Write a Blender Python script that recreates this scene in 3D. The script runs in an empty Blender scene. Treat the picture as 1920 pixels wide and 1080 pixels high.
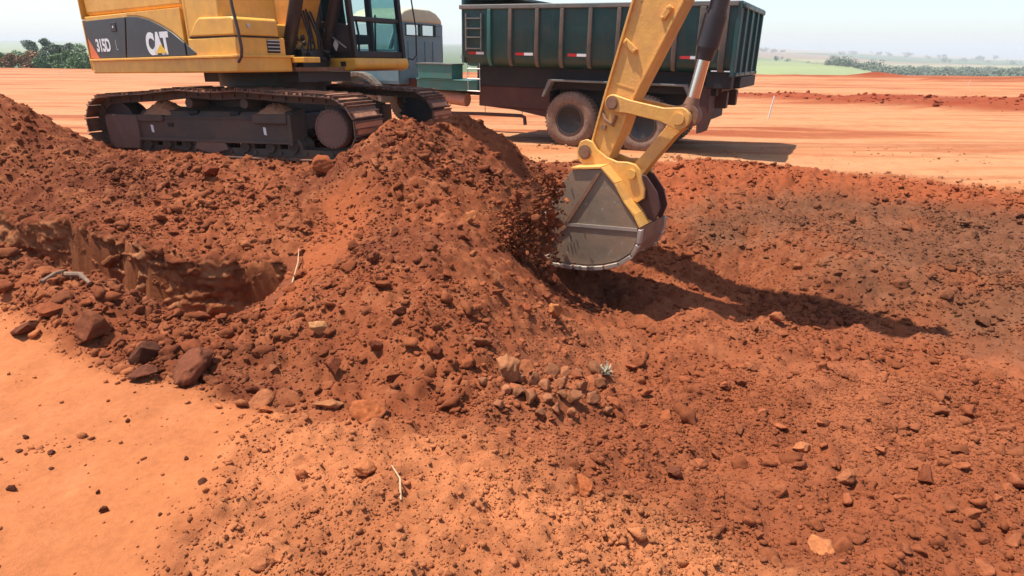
import bpy, math, random
import numpy as np
from mathutils import Matrix, Vector
rng = np.random.default_rng(7); random.seed(7)
S = bpy.context.scene
R_ = math.radians
# ------------------------------------------------------------------ camera, sky, sun
F_PX, PITCH, ROLL, CAM_H = 1200.0, 0.3489, 0.0082, 1.5677
cam_d = bpy.data.cameras.new('camera'); cam = bpy.data.objects.new('camera', cam_d)
S.collection.objects.link(cam); S.camera = cam
cam_d.sensor_width = 36; cam_d.lens = 36*F_PX/1920; cam_d.clip_start = .05; cam_d.clip_end = 20000
cam.matrix_world = Matrix.Translation((0, 0, CAM_H)) @ Matrix.Rotation(math.pi/2-PITCH, 4, 'X') @ Matrix.Rotation(ROLL, 4, 'Z')
SUN = Vector((-.38, .055, 1.0)).normalized()
sun_el = math.asin(SUN.z); sun_az = math.atan2(SUN.x, SUN.y)
W = bpy.data.worlds.new("World"); S.world = W; W.use_nodes = True
nt = W.node_tree; bg = nt.nodes['Background']
sky = nt.nodes.new('ShaderNodeTexSky'); sky.sky_type = 'NISHITA'; sky.sun_disc = False
sky.sun_elevation = sun_el; sky.sun_rotation = sun_az; sky.air_density = 1.0; sky.dust_density = 1.5; sky.ozone_density = 1.0; sky.altitude = 300
nt.links.new(sky.outputs[0], bg.inputs[0]); bg.inputs[1].default_value = 0.135
sl = bpy.data.lights.new('sun', 'SUN'); sl.energy = 4.6; sl.angle = R_(.5); sl.color = (1, .95, .87)
so = bpy.data.objects.new('sun', sl); S.collection.objects.link(so)
so.rotation_euler = SUN.to_track_quat('Z', 'Y').to_euler()
S.view_settings.view_transform = 'Standard'; S.view_settings.look = 'None'
S.view_settings.exposure = .75; S.view_settings.gamma = 1
S.render.resolution_x = 1024; S.render.resolution_y = 576

# ------------------------------------------------------------------ calibration helpers (photo pixel -> point in the place)
def ray(u, v):
    c, s = math.cos(ROLL), math.sin(ROLL); a, b = u-960, v-540
    x = c*a+s*b; y = -s*a+c*b
    cp, sp = math.cos(PITCH), math.sin(PITCH)
    return np.array([x/F_PX, cp-(y/F_PX)*sp, -sp-(y/F_PX)*cp])
def at_z(u, v, z=0.): d = ray(u, v); t = (z-CAM_H)/d[2]; return np.array([0, 0, CAM_H])+t*d
def at_y(u, v, y): d = ray(u, v); t = y/d[1]; return np.array([0, 0, CAM_H])+t*d

# ------------------------------------------------------------------ material helpers
def new_mat(name):
    m = bpy.data.materials.new(name); m.use_nodes = True
    return m, m.node_tree, m.node_tree.nodes['Principled BSDF']
def N(t, k, **kw):
    n = t.nodes.new(k)
    for a, b in kw.items(): setattr(n, a, b)
    return n
def noise(t, scale, detail=4, rough=.6, vec=None):
    n = N(t, 'ShaderNodeTexNoise'); n.inputs['Scale'].default_value = scale; n.inputs['Detail'].default_value = detail; n.inputs['Roughness'].default_value = rough
    if vec is not None: t.links.new(vec, n.inputs['Vector'])
    return n
def ramp(t, fac, a, b, ca=(0, 0, 0, 1), cb=(1, 1, 1, 1)):
    r = N(t, 'ShaderNodeValToRGB'); r.color_ramp.elements[0].position = a; r.color_ramp.elements[1].position = b
    r.color_ramp.elements[0].color = ca; r.color_ramp.elements[1].color = cb
    t.links.new(fac, r.inputs[0]); return r
def mix(t, fac, a, b, mode='MIX'):
    m = N(t, 'ShaderNodeMix', data_type='RGBA', blend_type=mode)
    for sock, val in ((m.inputs[0], fac), (m.inputs[6], a), (m.inputs[7], b)):
        if hasattr(val, 'links') or isinstance(val, bpy.types.NodeSocket): t.links.new(val, sock)
        else: sock.default_value = val if not isinstance(val, tuple) else (val+(1,))[:4]
    return m.outputs[2]
def surf(name, col, rough=.5, metal=0., dust=.25, dustcol=(.42, .19, .09), dscale=3., var=.15, bump=.02, spec=.5, wear=None, streak=False):
    m, t, b = new_mat(name)
    tc = N(t, 'ShaderNodeTexCoord'); v = tc.outputs['Object']
    n1 = noise(t, dscale, 8, .68, v); n2 = noise(t, dscale*9, 6, .7, v)
    r1 = ramp(t, n1.outputs[0], .62-dust*.6, .80-dust*.35)
    r2 = ramp(t, n2.outputs[0], .35, .7)
    f = mix(t, .55, r1.outputs[0], r2.outputs[0], 'MULTIPLY')
    mm = N(t, 'ShaderNodeMath', operation='MULTIPLY'); t.links.new(f, mm.inputs[0]); mm.inputs[1].default_value = min(1, .35+dust)
    vcol = mix(t, var, col, tuple(c*.55 for c in col)); 
    # variation by noise
    nv = noise(t, dscale*2.3, 5, .6, v); rv = ramp(t, nv.outputs[0], .3, .75)
    base = mix(t, rv.outputs[0], col, tuple(c*(1-var) for c in col))
    if streak:
        mp = N(t, 'ShaderNodeMapping'); mp.inputs['Scale'].default_value = (14, 14, .9); t.links.new(v, mp.inputs[0])
        ns = noise(t, 1.6, 5, .65, mp.outputs[0]); rs = ramp(t, ns.outputs[0], .5, .78)
        ms = N(t, 'ShaderNodeMath', operation='MULTIPLY'); t.links.new(rs.outputs[0], ms.inputs[0]); ms.inputs[1].default_value = .45
        base = mix(t, ms.outputs[0], base, dustcol)
    base = mix(t, mm.outputs[0], base, dustcol)
    if wear:
        nw = noise(t, dscale*5, 9, .75, v); rw = ramp(t, nw.outputs[0], wear[0], wear[0]+.05)
        base = mix(t, rw.outputs[0], base, wear[1])
    t.links.new(base, b.inputs['Base Color'])
    rr = N(t, 'ShaderNodeMapRange'); t.links.new(mm.outputs[0], rr.inputs[0]); rr.inputs[3].default_value = rough; rr.inputs[4].default_value = .95
    t.links.new(rr.outputs[0], b.inputs['Roughness'])
    b.inputs['Metallic'].default_value = metal; b.inputs['Specular IOR Level'].default_value = spec
    if bump:
        bp = N(t, 'ShaderNodeBump'); bp.inputs['Strength'].default_value = .5; bp.inputs['Distance'].default_value = bump
        t.links.new(n2.outputs[0], bp.inputs['Height']); t.links.new(bp.outputs[0], b.inputs['Normal'])
    return m
M = {}
M['yellow'] = surf('yellow_paint', (.86, .42, .055), .4, 0, .2, (.52, .23, .1), 3, .2, .004, wear=(.7, (.3, .13, .05)), streak=True)
M['yellow_arm'] = surf('yellow_paint_dusty', (.84, .42, .085), .48, 0, .32, (.56, .25, .11), 3.4, .25, .006, wear=(.64, (.2, .1, .05)), streak=True)
M['charcoal'] = surf('charcoal_panel', (.035, .037, .042), .4, 0, .16, (.2, .12, .08), 2., .3, .002)
M['black'] = surf('black_paint', (.018, .016, .016), .45, 0, .3, (.13, .06, .035), 4, .2, .003)
M['frame_steel'] = surf('dusty_frame_steel', (.06, .045, .036), .6, 0, .5, (.16, .085, .05), 3, .3, .006)
M['guard'] = surf('dusty_guard_plate', (.11, .07, .055), .7, 0, .7, (.2, .105, .07), 3, .3, .006)
M['shoe'] = surf('track_shoe_steel', (.06, .038, .03), .55, .2, .5, (.4, .17, .085), 5, .3, .008, wear=(.7, (.3, .2, .15)))
M['chrome'] = surf('chrome_rod', (.75, .74, .73), .16, 1., .0, (.4, .2, .1), 3, .05, 0)
M['hose'] = surf('black_rubber', (.02, .018, .018), .6, 0, .25, (.2, .09, .05), 5, .2, .002)
M['cyl'] = surf('dark_cylinder_paint', (.035, .03, .032), .38, 0, .2, (.16, .09, .06), 4, .2, .002)
M['bucket_grey'] = surf('worn_bucket_steel', (.2, .165, .12), .5, .05, .6, (.34, .19, .1), 3, .25, .004, wear=(.6, (.34, .28, .21)))
M['bright_edge'] = surf('polished_edge_steel', (.5, .44, .37), .42, .5, .4, (.45, .24, .13), 5, .2, .003)
M['rust'] = surf('rusty_steel', (.22, .1, .055), .75, 0, .4, (.4, .2, .1), 5, .3, .006)
M['white'] = surf('white_paint', (.8, .79, .76), .5, 0, .08, (.5, .3, .2), 3, .08, 0)
M['red'] = surf('red_reflector', (.55, .03, .03), .3, 0, .1, (.4, .2, .1), 3, .1, 0)
M['orange_stripe'] = surf('orange_decal', (.8, .16, .04), .45, 0, .1, (.5, .25, .12), 3, .1, 0)
M['cat_yellow'] = surf('yellow_decal', (.85, .5, .03), .45, 0, .05, (.5, .25, .12), 3, .08, 0)
M['green'] = surf('dark_green_paint', (.014, .085, .082), .42, 0, .26, (.10, .08, .06), 1.6, .35, .004, streak=True)
M['green_light'] = surf('green_toolbox_paint', (.05, .2, .17), .5, 0, .2, (.2, .13, .09), 3, .2, .003)
M['rib'] = surf('dusty_green_rib', (.06, .085, .075), .55, 0, .6, (.25, .165, .115), 3, .3, .004, streak=True)
M['rail'] = surf('worn_green_rail', (.12, .15, .14), .5, 0, .5, (.3, .22, .17), 3, .3, .005)
M['chassis'] = surf('maroon_chassis_paint', (.06, .02, .017), .6, 0, .4, (.14, .05, .03), 3, .3, .004)
M['under'] = surf('black_underbody', (.012, .012, .013), .7, 0, .3, (.06, .03, .02), 3, .3, .004)
M['tyre'] = surf('dusty_tyre_rubber', (.05, .042, .038), .85, 0, .8, (.33, .2, .13), 4, .3, .004)
M['rim'] = surf('dark_rim', (.016, .017, .02), .45, .1, .12, (.2, .12, .08), 6, .3, .003)
M['cab_blue'] = surf('blue_grey_cab_paint', (.125, .235, .27), .45, 0, .15, (.24, .24, .22), 2, .18, .003)
M['cab_roof'] = surf('cream_roof_paint', (.62, .52, .33), .5, 0, .2, (.5, .35, .2), 3, .15, .003)
M['alloy'] = surf('dull_aluminium', (.5, .48, .45), .4, .5, .3, (.4, .28, .2), 4, .2, .004)
M['pink_tank'] = surf('dusty_red_tank', (.42, .16, .12), .45, .1, .5, (.6, .36, .26), 3, .25, .004)
M['seat'] = surf('cab_interior_vinyl', (.03, .03, .032), .7, 0, .1, (.2, .1, .06), 4, .2, .003)
M['wood_white'] = surf('white_stake_wood', (.8, .76, .68), .7, 0, .1, (.6, .35, .2), 6, .1, .002)
M['straw'] = surf('dry_straw', (.5, .32, .17), .8, 0, .1, (.5, .25, .12), 12, .3, .002)
M['root'] = surf('grey_dry_root', (.19, .115, .07), .85, 0, .3, (.45, .2, .1), 12, .4, .006)
M['dry_leaf'] = surf('dry_grey_leaf', (.36, .33, .22), .8, 0, .2, (.45, .2, .1), 12, .4, .003)
M['trunk'] = surf('bark', (.12, .09, .07), .9, 0, .1, (.2, .1, .06), 3, .3, .01)
def glass(name, tint=(.5, .62, .62), alpha=.35):
    m, t, b = new_mat(name)
    b.inputs['Base Color'].default_value = (.02, .025, .025, 1); b.inputs['Roughness'].default_value = .05
    tr = N(t, 'ShaderNodeBsdfTransparent'); tr.inputs[0].default_value = tint+(1,)
    lw = N(t, 'ShaderNodeLayerWeight'); lw.inputs[0].default_value = .5; pw = N(t, 'ShaderNodeMath', operation='POWER'); t.links.new(lw.outputs['Facing'], pw.inputs[0]); pw.inputs[1].default_value = 4
    ad = N(t, 'ShaderNodeMath', operation='ADD'); t.links.new(pw.outputs[0], ad.inputs[0]); ad.inputs[1].default_value = alpha; ad.use_clamp = True
    mx = N(t, 'ShaderNodeMixShader'); t.links.new(ad.outputs[0], mx.inputs[0]); t.links.new(tr.outputs[0], mx.inputs[1]); t.links.new(b.outputs[0], mx.inputs[2])
    t.links.new(mx.outputs[0], t.nodes['Material Output'].inputs[0]); return m
M['glass'] = glass('cab_glass', (.62, .78, .78), .12)
M['glass_t'] = glass('truck_glass', (.85, .9, .92), .1)
def leaf_mat(name, a, b_):
    m, t, b = new_mat(name)
    g = N(t, 'ShaderNodeNewGeometry'); tc = N(t, 'ShaderNodeTexCoord')
    n = noise(t, .35, 3, .6, tc.outputs['Object'])
    c = mix(t, n.outputs[0], a, b_)
    c2 = mix(t, g.outputs['Random Per Island'], c, tuple(x*1.45 for x in b_)); 
    t.links.new(c2, b.inputs['Base Color']); b.inputs['Roughness'].default_value = .75
    return m
M['leaf_dark'] = leaf_mat('dark_green_foliage', (.05, .068, .045), (.09, .115, .065))
M['leaf_mid'] = leaf_mat('green_foliage', (.08, .12, .05), (.14, .2, .08))
M['leaf_dry'] = leaf_mat('dry_brown_foliage', (.16, .09, .045), (.27, .15, .07))
def soil_mat(name, grain=1., bumpd=.012):
    m, t, b = new_mat(name)
    at = N(t, 'ShaderNodeAttribute', attribute_name='soil'); tc = N(t, 'ShaderNodeTexCoord'); v = tc.outputs['Object']
    n1 = noise(t, 3.2, 8, .7, v); n2 = noise(t, 34, 8, .72, v); n3 = noise(t, 160, 4, .7, v)
    h = N(t, 'ShaderNodeHueSaturation'); t.links.new(at.outputs['Color'], h.inputs['Color'])
    r1 = N(t, 'ShaderNodeMapRange'); t.links.new(n1.outputs[0], r1.inputs[0]); r1.inputs[1].default_value = .25; r1.inputs[2].default_value = .75; r1.inputs[3].default_value = 1-.16*grain; r1.inputs[4].default_value = 1+.14*grain
    r2 = N(t, 'ShaderNodeMapRange'); t.links.new(n2.outputs[0], r2.inputs[0]); r2.inputs[1].default_value = .3; r2.inputs[2].default_value = .7; r2.inputs[3].default_value = 1-.14*grain; r2.inputs[4].default_value = 1+.14*grain
    mu = N(t, 'ShaderNodeMath', operation='MULTIPLY'); t.links.new(r1.outputs[0], mu.inputs[0]); t.links.new(r2.outputs[0], mu.inputs[1])
    t.links.new(mu.outputs[0], h.inputs['Value']); t.links.new(h.outputs[0], b.inputs['Base Color'])
    b.inputs['Roughness'].default_value = .95; b.inputs['Specular IOR Level'].default_value = .15
    bp = N(t, 'ShaderNodeBump'); bp.inputs['Strength'].default_value = .7; bp.inputs['Distance'].default_value = bumpd
    t.links.new(n2.outputs[0], bp.inputs['Height'])
    bp2 = N(t, 'ShaderNodeBump'); bp2.inputs['Strength'].default_value = .6; bp2.inputs['Distance'].default_value = bumpd*.25
    t.links.new(n3.outputs[0], bp2.inputs['Height']); t.links.new(bp.outputs[0], bp2.inputs['Normal']); t.links.new(bp2.outputs[0], b.inputs['Normal'])
    return m
M['soil'] = soil_mat('red_earth', 1.0, .014); M['clod'] = soil_mat('earth_clod', 1.7, .014)

# ------------------------------------------------------------------ mesh builder
class MB:
    def __init__(s): s.v = []; s.f = []
    def add(s, vs, fs):
        o = len(s.v); s.v += [tuple(p) for p in vs]; s.f += [tuple(i+o for i in f) for f in fs]; return s
    def box(s, x0, x1, y0, y1, z0, z1, rot=None, about=None):
        vs = [(x, y, z) for x in (x0, x1) for y in (y0, y1) for z in (z0, z1)]
        if rot is not None:
            c = Vector(about or ((x0+x1)/2, (y0+y1)/2, (z0+z1)/2)); vs = [tuple(rot @ (Vector(p)-c)+c) for p in vs]
        return s.add(vs, [(0, 1, 3, 2), (4, 6, 7, 5), (0, 4, 5, 1), (2, 3, 7, 6), (0, 2, 6, 4), (1, 5, 7, 3)])
    def prism(s, poly, y0, y1, inset=None):     # polygon in XZ extruded along Y
        n = len(poly); a = [(x, y0, z) for x, z in poly]; b = [(x, y1, z) for x, z in (inset or poly)]
        return s.add(a+b, [tuple(range(n-1, -1, -1)), tuple(range(n, 2*n))]+[(i, (i+1) % n, n+(i+1) % n, n+i) for i in range(n)])
    def prismz(s, poly, z0, z1):
        n = len(poly); a = [(x, y, z0) for x, y in poly]; b = [(x, y, z1) for x, y in poly]
        return s.add(a+b, [tuple(range(n-1, -1, -1)), tuple(range(n, 2*n))]+[(i, (i+1) % n, n+(i+1) % n, n+i) for i in range(n)])
    def prismx(s, poly, x0, x1):                # polygon in YZ
        n = len(poly); a = [(x0, y, z) for y, z in poly]; b = [(x1, y, z) for y, z in poly]
        return s.add(a+b, [tuple(range(n-1, -1, -1)), tuple(range(n, 2*n))]+[(i, (i+1) % n, n+(i+1) % n, n+i) for i in range(n)])
    def cyl(s, p0, p1, r0, r1=None, n=24):
        r1 = r0 if r1 is None else r1
        p0 = Vector(p0); p1 = Vector(p1); d = (p1-p0).normalized(); a = d.orthogonal().normalized(); b = d.cross(a)
        vs = [];
        for p, r in ((p0, r0), (p1, r1)):
            for i in range(n):
                t = 2*math.pi*i/n; vs.append(tuple(p+a*r*math.cos(t)+b*r*math.sin(t)))
        return s.add(vs, [tuple(range(n-1, -1, -1)), tuple(range(n, 2*n))]+[(i, (i+1) % n, n+(i+1) % n, n+i) for i in range(n)])
    def tube(s, pts, r, n=10):
        pts = [Vector(p) for p in pts]; vs = []; rr = r if isinstance(r, (list, tuple)) else [r]*len(pts)
        ref = None
        for k, p in enumerate(pts):
            d = (pts[min(k+1, len(pts)-1)]-pts[max(k-1, 0)]).normalized()
            if ref is None: ref = d.orthogonal().normalized()
            a = (ref-d*ref.dot(d)).normalized(); ref = a; b = d.cross(a)
            for i in range(n):
                t = 2*math.pi*i/n; vs.append(tuple(p+(a*math.cos(t)+b*math.sin(t))*rr[k]))
        fs = [(k*n+i, k*n+(i+1) % n, (k+1)*n+(i+1) % n, (k+1)*n+i) for k in range(len(pts)-1) for i in range(n)]
        fs += [tuple(range(n-1, -1, -1)), tuple(range((len(pts)-1)*n, len(pts)*n))]
        return s.add(vs, fs)
    def lathe(s, prof, c, n=48, cap=True):          # profile (radius, y) revolved about a Y axis through c
        vs = [(c[0]+r*math.cos(2*math.pi*i/n), c[1]+y, c[2]+r*math.sin(2*math.pi*i/n)) for r, y in prof for i in range(n)]
        m = len(prof); fs = [(k*n+i, (k+1)*n+i, (k+1)*n+(i+1) % n, k*n+(i+1) % n) for k in range(m-1) for i in range(n)]
        if cap: fs += [tuple(range(n)), tuple(range((m-1)*n+n-1, (m-1)*n-1, -1))]
        return s.add(vs, fs)
    def build(s, name, mat, parent=None, X=None, bevel=0, smooth=False, seg=2):
        vs = np.array(s.v, float)
        if X is not None: vs = vs @ np.array(X)[:3, :3].T + np.array(X)[:3, 3]
        me = bpy.data.meshes.new(name); me.from_pydata([tuple(p) for p in vs], [], s.f); me.validate(); me.update()
        me.materials.append(M[mat] if isinstance(mat, str) else mat)
        o = bpy.data.objects.new(name, me); S.collection.objects.link(o); o.parent = parent
        if bevel:
            b = o.modifiers.new('bevel', 'BEVEL'); b.width = bevel; b.segments = seg; b.limit_method = 'ANGLE'; b.angle_limit = R_(35)
            smooth = True
        if smooth:
            me.polygons.foreach_set('use_smooth', [True]*len(me.polygons))
            me.set_sharp_from_angle(angle=R_(38)) if hasattr(me, 'set_sharp_from_angle') else None
        return o
def B(): return MB()
def tag(o, label=None, cat=None, group=None, kind=None):
    if label: o['label'] = label
    if cat: o['category'] = cat
    if group: o['group'] = group
    if kind: o['kind'] = kind
    return o
def empty(name, loc=(0, 0, 0), rot=(0, 0, 0)):
    o = bpy.data.objects.new(name, None); S.collection.objects.link(o); o.location = loc; o.rotation_euler = rot; return o
def text(name, s, mat, parent, X, size, sx=1., off=0., depth=.003, extra=None):
    c = bpy.data.curves.new(name, 'FONT'); c.body = s; c.size = size; c.offset = off; c.extrude = depth; c.space_character = .92
    t = bpy.data.objects.new('tmp', c); S.collection.objects.link(t)
    bpy.context.view_layer.update(); me = bpy.data.meshes.new_from_object(t.evaluated_get(bpy.context.evaluated_depsgraph_get()))
    bpy.data.objects.remove(t); me.name = name
    me.transform(Matrix(X) @ Matrix.Diagonal((sx, 1, 1, 1)))
    me.materials.clear(); me.materials.append(M[mat]); o = bpy.data.objects.new(name, me); S.collection.objects.link(o); o.parent = parent; return o

# ------------------------------------------------------------------ numpy noise
def vnoise(x, y, seed):
    xi = np.floor(x).astype(np.int64); yi = np.floor(y).astype(np.int64); xf = x-xi; yf = y-yi
    u = xf*xf*xf*(xf*(xf*6-15)+10); v = yf*yf*yf*(yf*(yf*6-15)+10)
    def hsh(a, b):
        h = (a*374761393+b*668265263+seed*1442695041) & 0xffffffff
        h = ((h ^ (h >> 13))*1274126177) & 0xffffffff
        return ((h ^ (h >> 16)) & 0xffff)/65535.
    return (hsh(xi, yi)*(1-u)+hsh(xi+1, yi)*u)*(1-v)+(hsh(xi, yi+1)*(1-u)+hsh(xi+1, yi+1)*u)*v
def fbm(x, y, f, octs, seed, gain=.5, bil=False):
    s = 0; a = 1; n = 0
    for k in range(octs):
        c, w = math.cos(.7*k+.3), math.sin(.7*k+.3)
        q = vnoise((x*c-y*w)*f, (x*w+y*c)*f, seed+k)*2-1
        if bil: q = 1-2*np.abs(q)
        s = s+a*q; n += a; a *= gain; f *= 2.03
    return s/n
def worley(x, y, f, seed):      # distance to nearest point: rounded lumps
    x = x*f; y = y*f; xi = np.floor(x).astype(np.int64); yi = np.floor(y).astype(np.int64); d = np.full(x.shape, 9.); hid = np.zeros(x.shape)
    for i in (-1, 0, 1):
        for j in (-1, 0, 1):
            a = xi+i; b = yi+j
            h = (a*73856093 ^ b*19349663 ^ seed*83492791) & 0xffffffff
            h = ((h ^ (h >> 13))*1274126177) & 0xffffffff
            px = a+(h & 0xfff)/4095.; py = b+((h >> 12) & 0xfff)/4095.
            q = np.hypot(px-x, py-y); m = q < d; d = np.where(m, q, d); hid = np.where(m, ((h >> 20) & 0xff)/255., hid)
    return d, hid
def sstep(a, b, x): t = np.clip((x-a)/(b-a), 0, 1); return t*t*(3-2*t)
def poly_sd(x, y, poly):        # signed distance, >0 inside
    P = np.array(poly, float); d = np.full(x.shape, 1e9); ins = np.zeros(x.shape, bool)
    for i in range(len(P)):
        a = P[i]; b = P[(i+1) % len(P)]; e = b-a
        t = np.clip(((x-a[0])*e[0]+(y-a[1])*e[1])/(e@e+1e-12), 0, 1)
        d = np.minimum(d, np.hypot(x-a[0]-t*e[0], y-a[1]-t*e[1]))
        c = ((a[1] > y) != (b[1] > y)); xx = a[0]+(y-a[1])*(e[0])/(e[1] if abs(e[1]) > 1e-12 else 1e-12); ins ^= c & (x < xx)
    return np.where(ins, d, -d)


# ------------------------------------------------------------------ the ground
CP = []
def cz(z, *ps):
    for u, v in ps: CP.append(tuple(at_z(u, v, z)))
def cy(*ps):
    for u, v, y in ps: CP.append(tuple(at_y(u, v, y)))
cz(0, (1067, 276), (1199, 292), (1400, 255), (1750, 280), (950, 236), (1250, 305), (1500, 312), (1900, 330)); cz(-.1, (1500, 1080)); cz(-.2, (1920, 1080), (1400, 960)); cz(-.35, (1500, 860), (1900, 900)); cz(-.52, (1600, 740), (1920, 760), (1350, 760)); cz(-.75, (1730, 600), (1500, 560), (1270, 555), (1110, 535), (1350, 520)); cz(-.7, (1900, 640), (1300, 640)); cz(-.56, (1230, 480)); cz(-.47, (1600, 500), (1900, 530), (1350, 450)); cz(-.66, (1450, 660)); cz(-.34, (1500, 405), (1900, 430)); cz(-.38, (1150, 760)); cz(-.12, (1600, 352), (1900, 368), (1330, 355)); cz(-.45, (1060, 650))
cz(.02, (0, 1080), (250, 1080), (20, 850), (250, 850), (0, 680), (160, 740))
cz(.09, (620, 960), (800, 940), (700, 1060)); cz(.06, (560, 850), (1000, 960)); cz(.05, (640, 790), (860, 840)); cz(.0, (1200, 1000))
cz(-.44, (1020, 530)); cz(-.5, (1060, 600)); cz(.03, (1300, 318), (1500, 320))
cz(.15, (90, 545), (0, 500)); cz(.12, (200, 580), (180, 540)); cz(.02, (330, 600), (300, 575)); cz(-.06, (410, 606)); cz(.05, (320, 690)); cz(.03, (0, 590), (200, 660), (450, 710))
cz(.16, (0, 395), (150, 425)); cz(.1, (300, 465)); cz(.05, (420, 480)); cz(.02, (540, 490), (520, 560))
cz(.40, (430, 312), (330, 306)); cz(.40, (560, 305), (640, 305)); cz(.43, (240, 290), (200, 288))
cz(.27, (300, 370), (500, 375)); cz(.38, (110, 340)); cz(.50, (30, 310))
cy((-60, 165, 7.0), (0, 192, 7.1), (60, 215, 7.2), (120, 247, 7.4), (160, 276, 7.5))
cy((740, 232, 7.05), (700, 264, 6.85), (655, 296, 6.7), (790, 256, 6.9), (770, 232, 7.3), (745, 300, 6.35), (700, 345, 5.95), (850, 300, 7.1), (850, 220, 8.1), (905, 240, 8.1), (800, 236, 7.7), (955, 268, 7.9), (950, 340, 6.9))
cz(.02, (1050, 312)); cz(.2, (640, 400), (765, 415)); cz(.08, (560, 470)); cz(.14, (900, 430)); cz(.06, (1000, 385)); cz(-.26, (1010, 450)); cz(.12, (1000, 340)); cz(.16, (820, 500)); cz(-.02, (940, 510)); cz(.15, (700, 510)); cz(.13, (620, 590)); cz(.12, (800, 600)); cz(.0, (920, 640)); cz(.06, (700, 680)); cz(.0, (850, 770)); cz(-.3, (1000, 660)); cz(.02, (560, 730))
for p in [(-1.8, 9.6, .1), (-3, 11.5, 0), (-.3, 9.6, 0), (-3.1, 8.9, .33), (-2.6, 10.1, .34), (-4.6, 9.6, .2), (-6.5, 9.3, .1), (-8, 10, 0), (-4, 13, 0), (-9, 8, .6), (-8, 6, .5), (-7, 5, .2), (-6, 3.5, .05), (9, 5, 0), (9, 9, 0), (4, 13, 0), (-10, 13, 0), (9, 2, 0), (0, 14, 0), (-4, 2, 0), (0, .5, 0), (-1.2, 8.6, .35), (-4.3, 7.9, .4), (8, 14, 0), (-1.4, 12.5, 0)]: CP.append(p)
CPa = np.array(CP)
def tps_k(r2): return r2*np.log(r2+1e-9)
_n = len(CPa); _d2 = ((CPa[:, None, :2]-CPa[None, :, :2])**2).sum(-1)
_A = np.zeros((_n+3, _n+3)); _A[:_n, :_n] = tps_k(_d2)+np.eye(_n)*.03; _A[:_n, _n] = 1; _A[:_n, _n+1:] = CPa[:, :2]; _A[_n, :_n] = 1; _A[_n+1:, :_n] = CPa[:, :2].T
_w = np.linalg.solve(_A, np.r_[CPa[:, 2], 0, 0, 0])
def tps(x, y):
    s = _w[_n]+_w[_n+1]*x+_w[_n+2]*y
    for i in range(_n): s = s+_w[i]*tps_k((x-CPa[i, 0])**2+(y-CPa[i, 1])**2)
    return s
def WP(px, z=None):      # photo outline laid down on the base relief
    o = []
    for u, v in px:
        d = ray(u, max(v, 150)); t = np.linspace(.5, 30, 900); P = np.array([0, 0, CAM_H])+t[:, None]*d; b = tps(P[:, 0], P[:, 1])*(np.abs(P[:, 0]) < 9)*(P[:, 1] < 13)
        k = np.argmax(P[:, 2] < b); o.append((P[k, 0], P[k, 1]))
    return o
P_SAND = WP([(-900, 560), (0, 575), (60, 600), (130, 650), (250, 715), (420, 748), (570, 765), (500, 840), (400, 950), (330, 1010), (330, 1300), (-900, 1300)])
P_CRUMB = WP([(520, 765), (660, 790), (900, 810), (1060, 880), (1250, 980), (1560, 1100), (1560, 1300), (330, 1300), (330, 1010), (400, 950), (480, 840)])
P_GREY = WP([(1255, 385), (1360, 365), (1600, 372), (1980, 400), (2500, 450), (2500, 760), (1850, 660), (1640, 590), (1430, 520), (1300, 450)], -.5)
P_ORNG = WP([(1200, 305), (1400, 306), (2100, 335), (2100, 395), (1600, 372), (1340, 372), (1240, 400)], -.1)
P_FIELD = WP([(1020, 560), (1250, 560), (1900, 640), (2500, 800), (2500, 1400), (1560, 1300), (1250, 980), (1060, 880), (900, 800), (960, 650)], -.4)
P_SLIDE = WP([(600, 380), (690, 330), (700, 420), (640, 500), (520, 600), (480, 560), (560, 470)], .15)
TR = [tuple(at_z(u, v, z)[:2]) for u, v, z in [(-500, 300, .12), (0, 408, .12), (140, 440, .1), (300, 482, .05), (345, 492, .03), (545, 492, .02), (520, 540, .02), (450, 590, .03), (400, 596, .03), (300, 570, .08), (180, 525, .1), (0, 470, .12), (-500, 370, .12)]]
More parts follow.
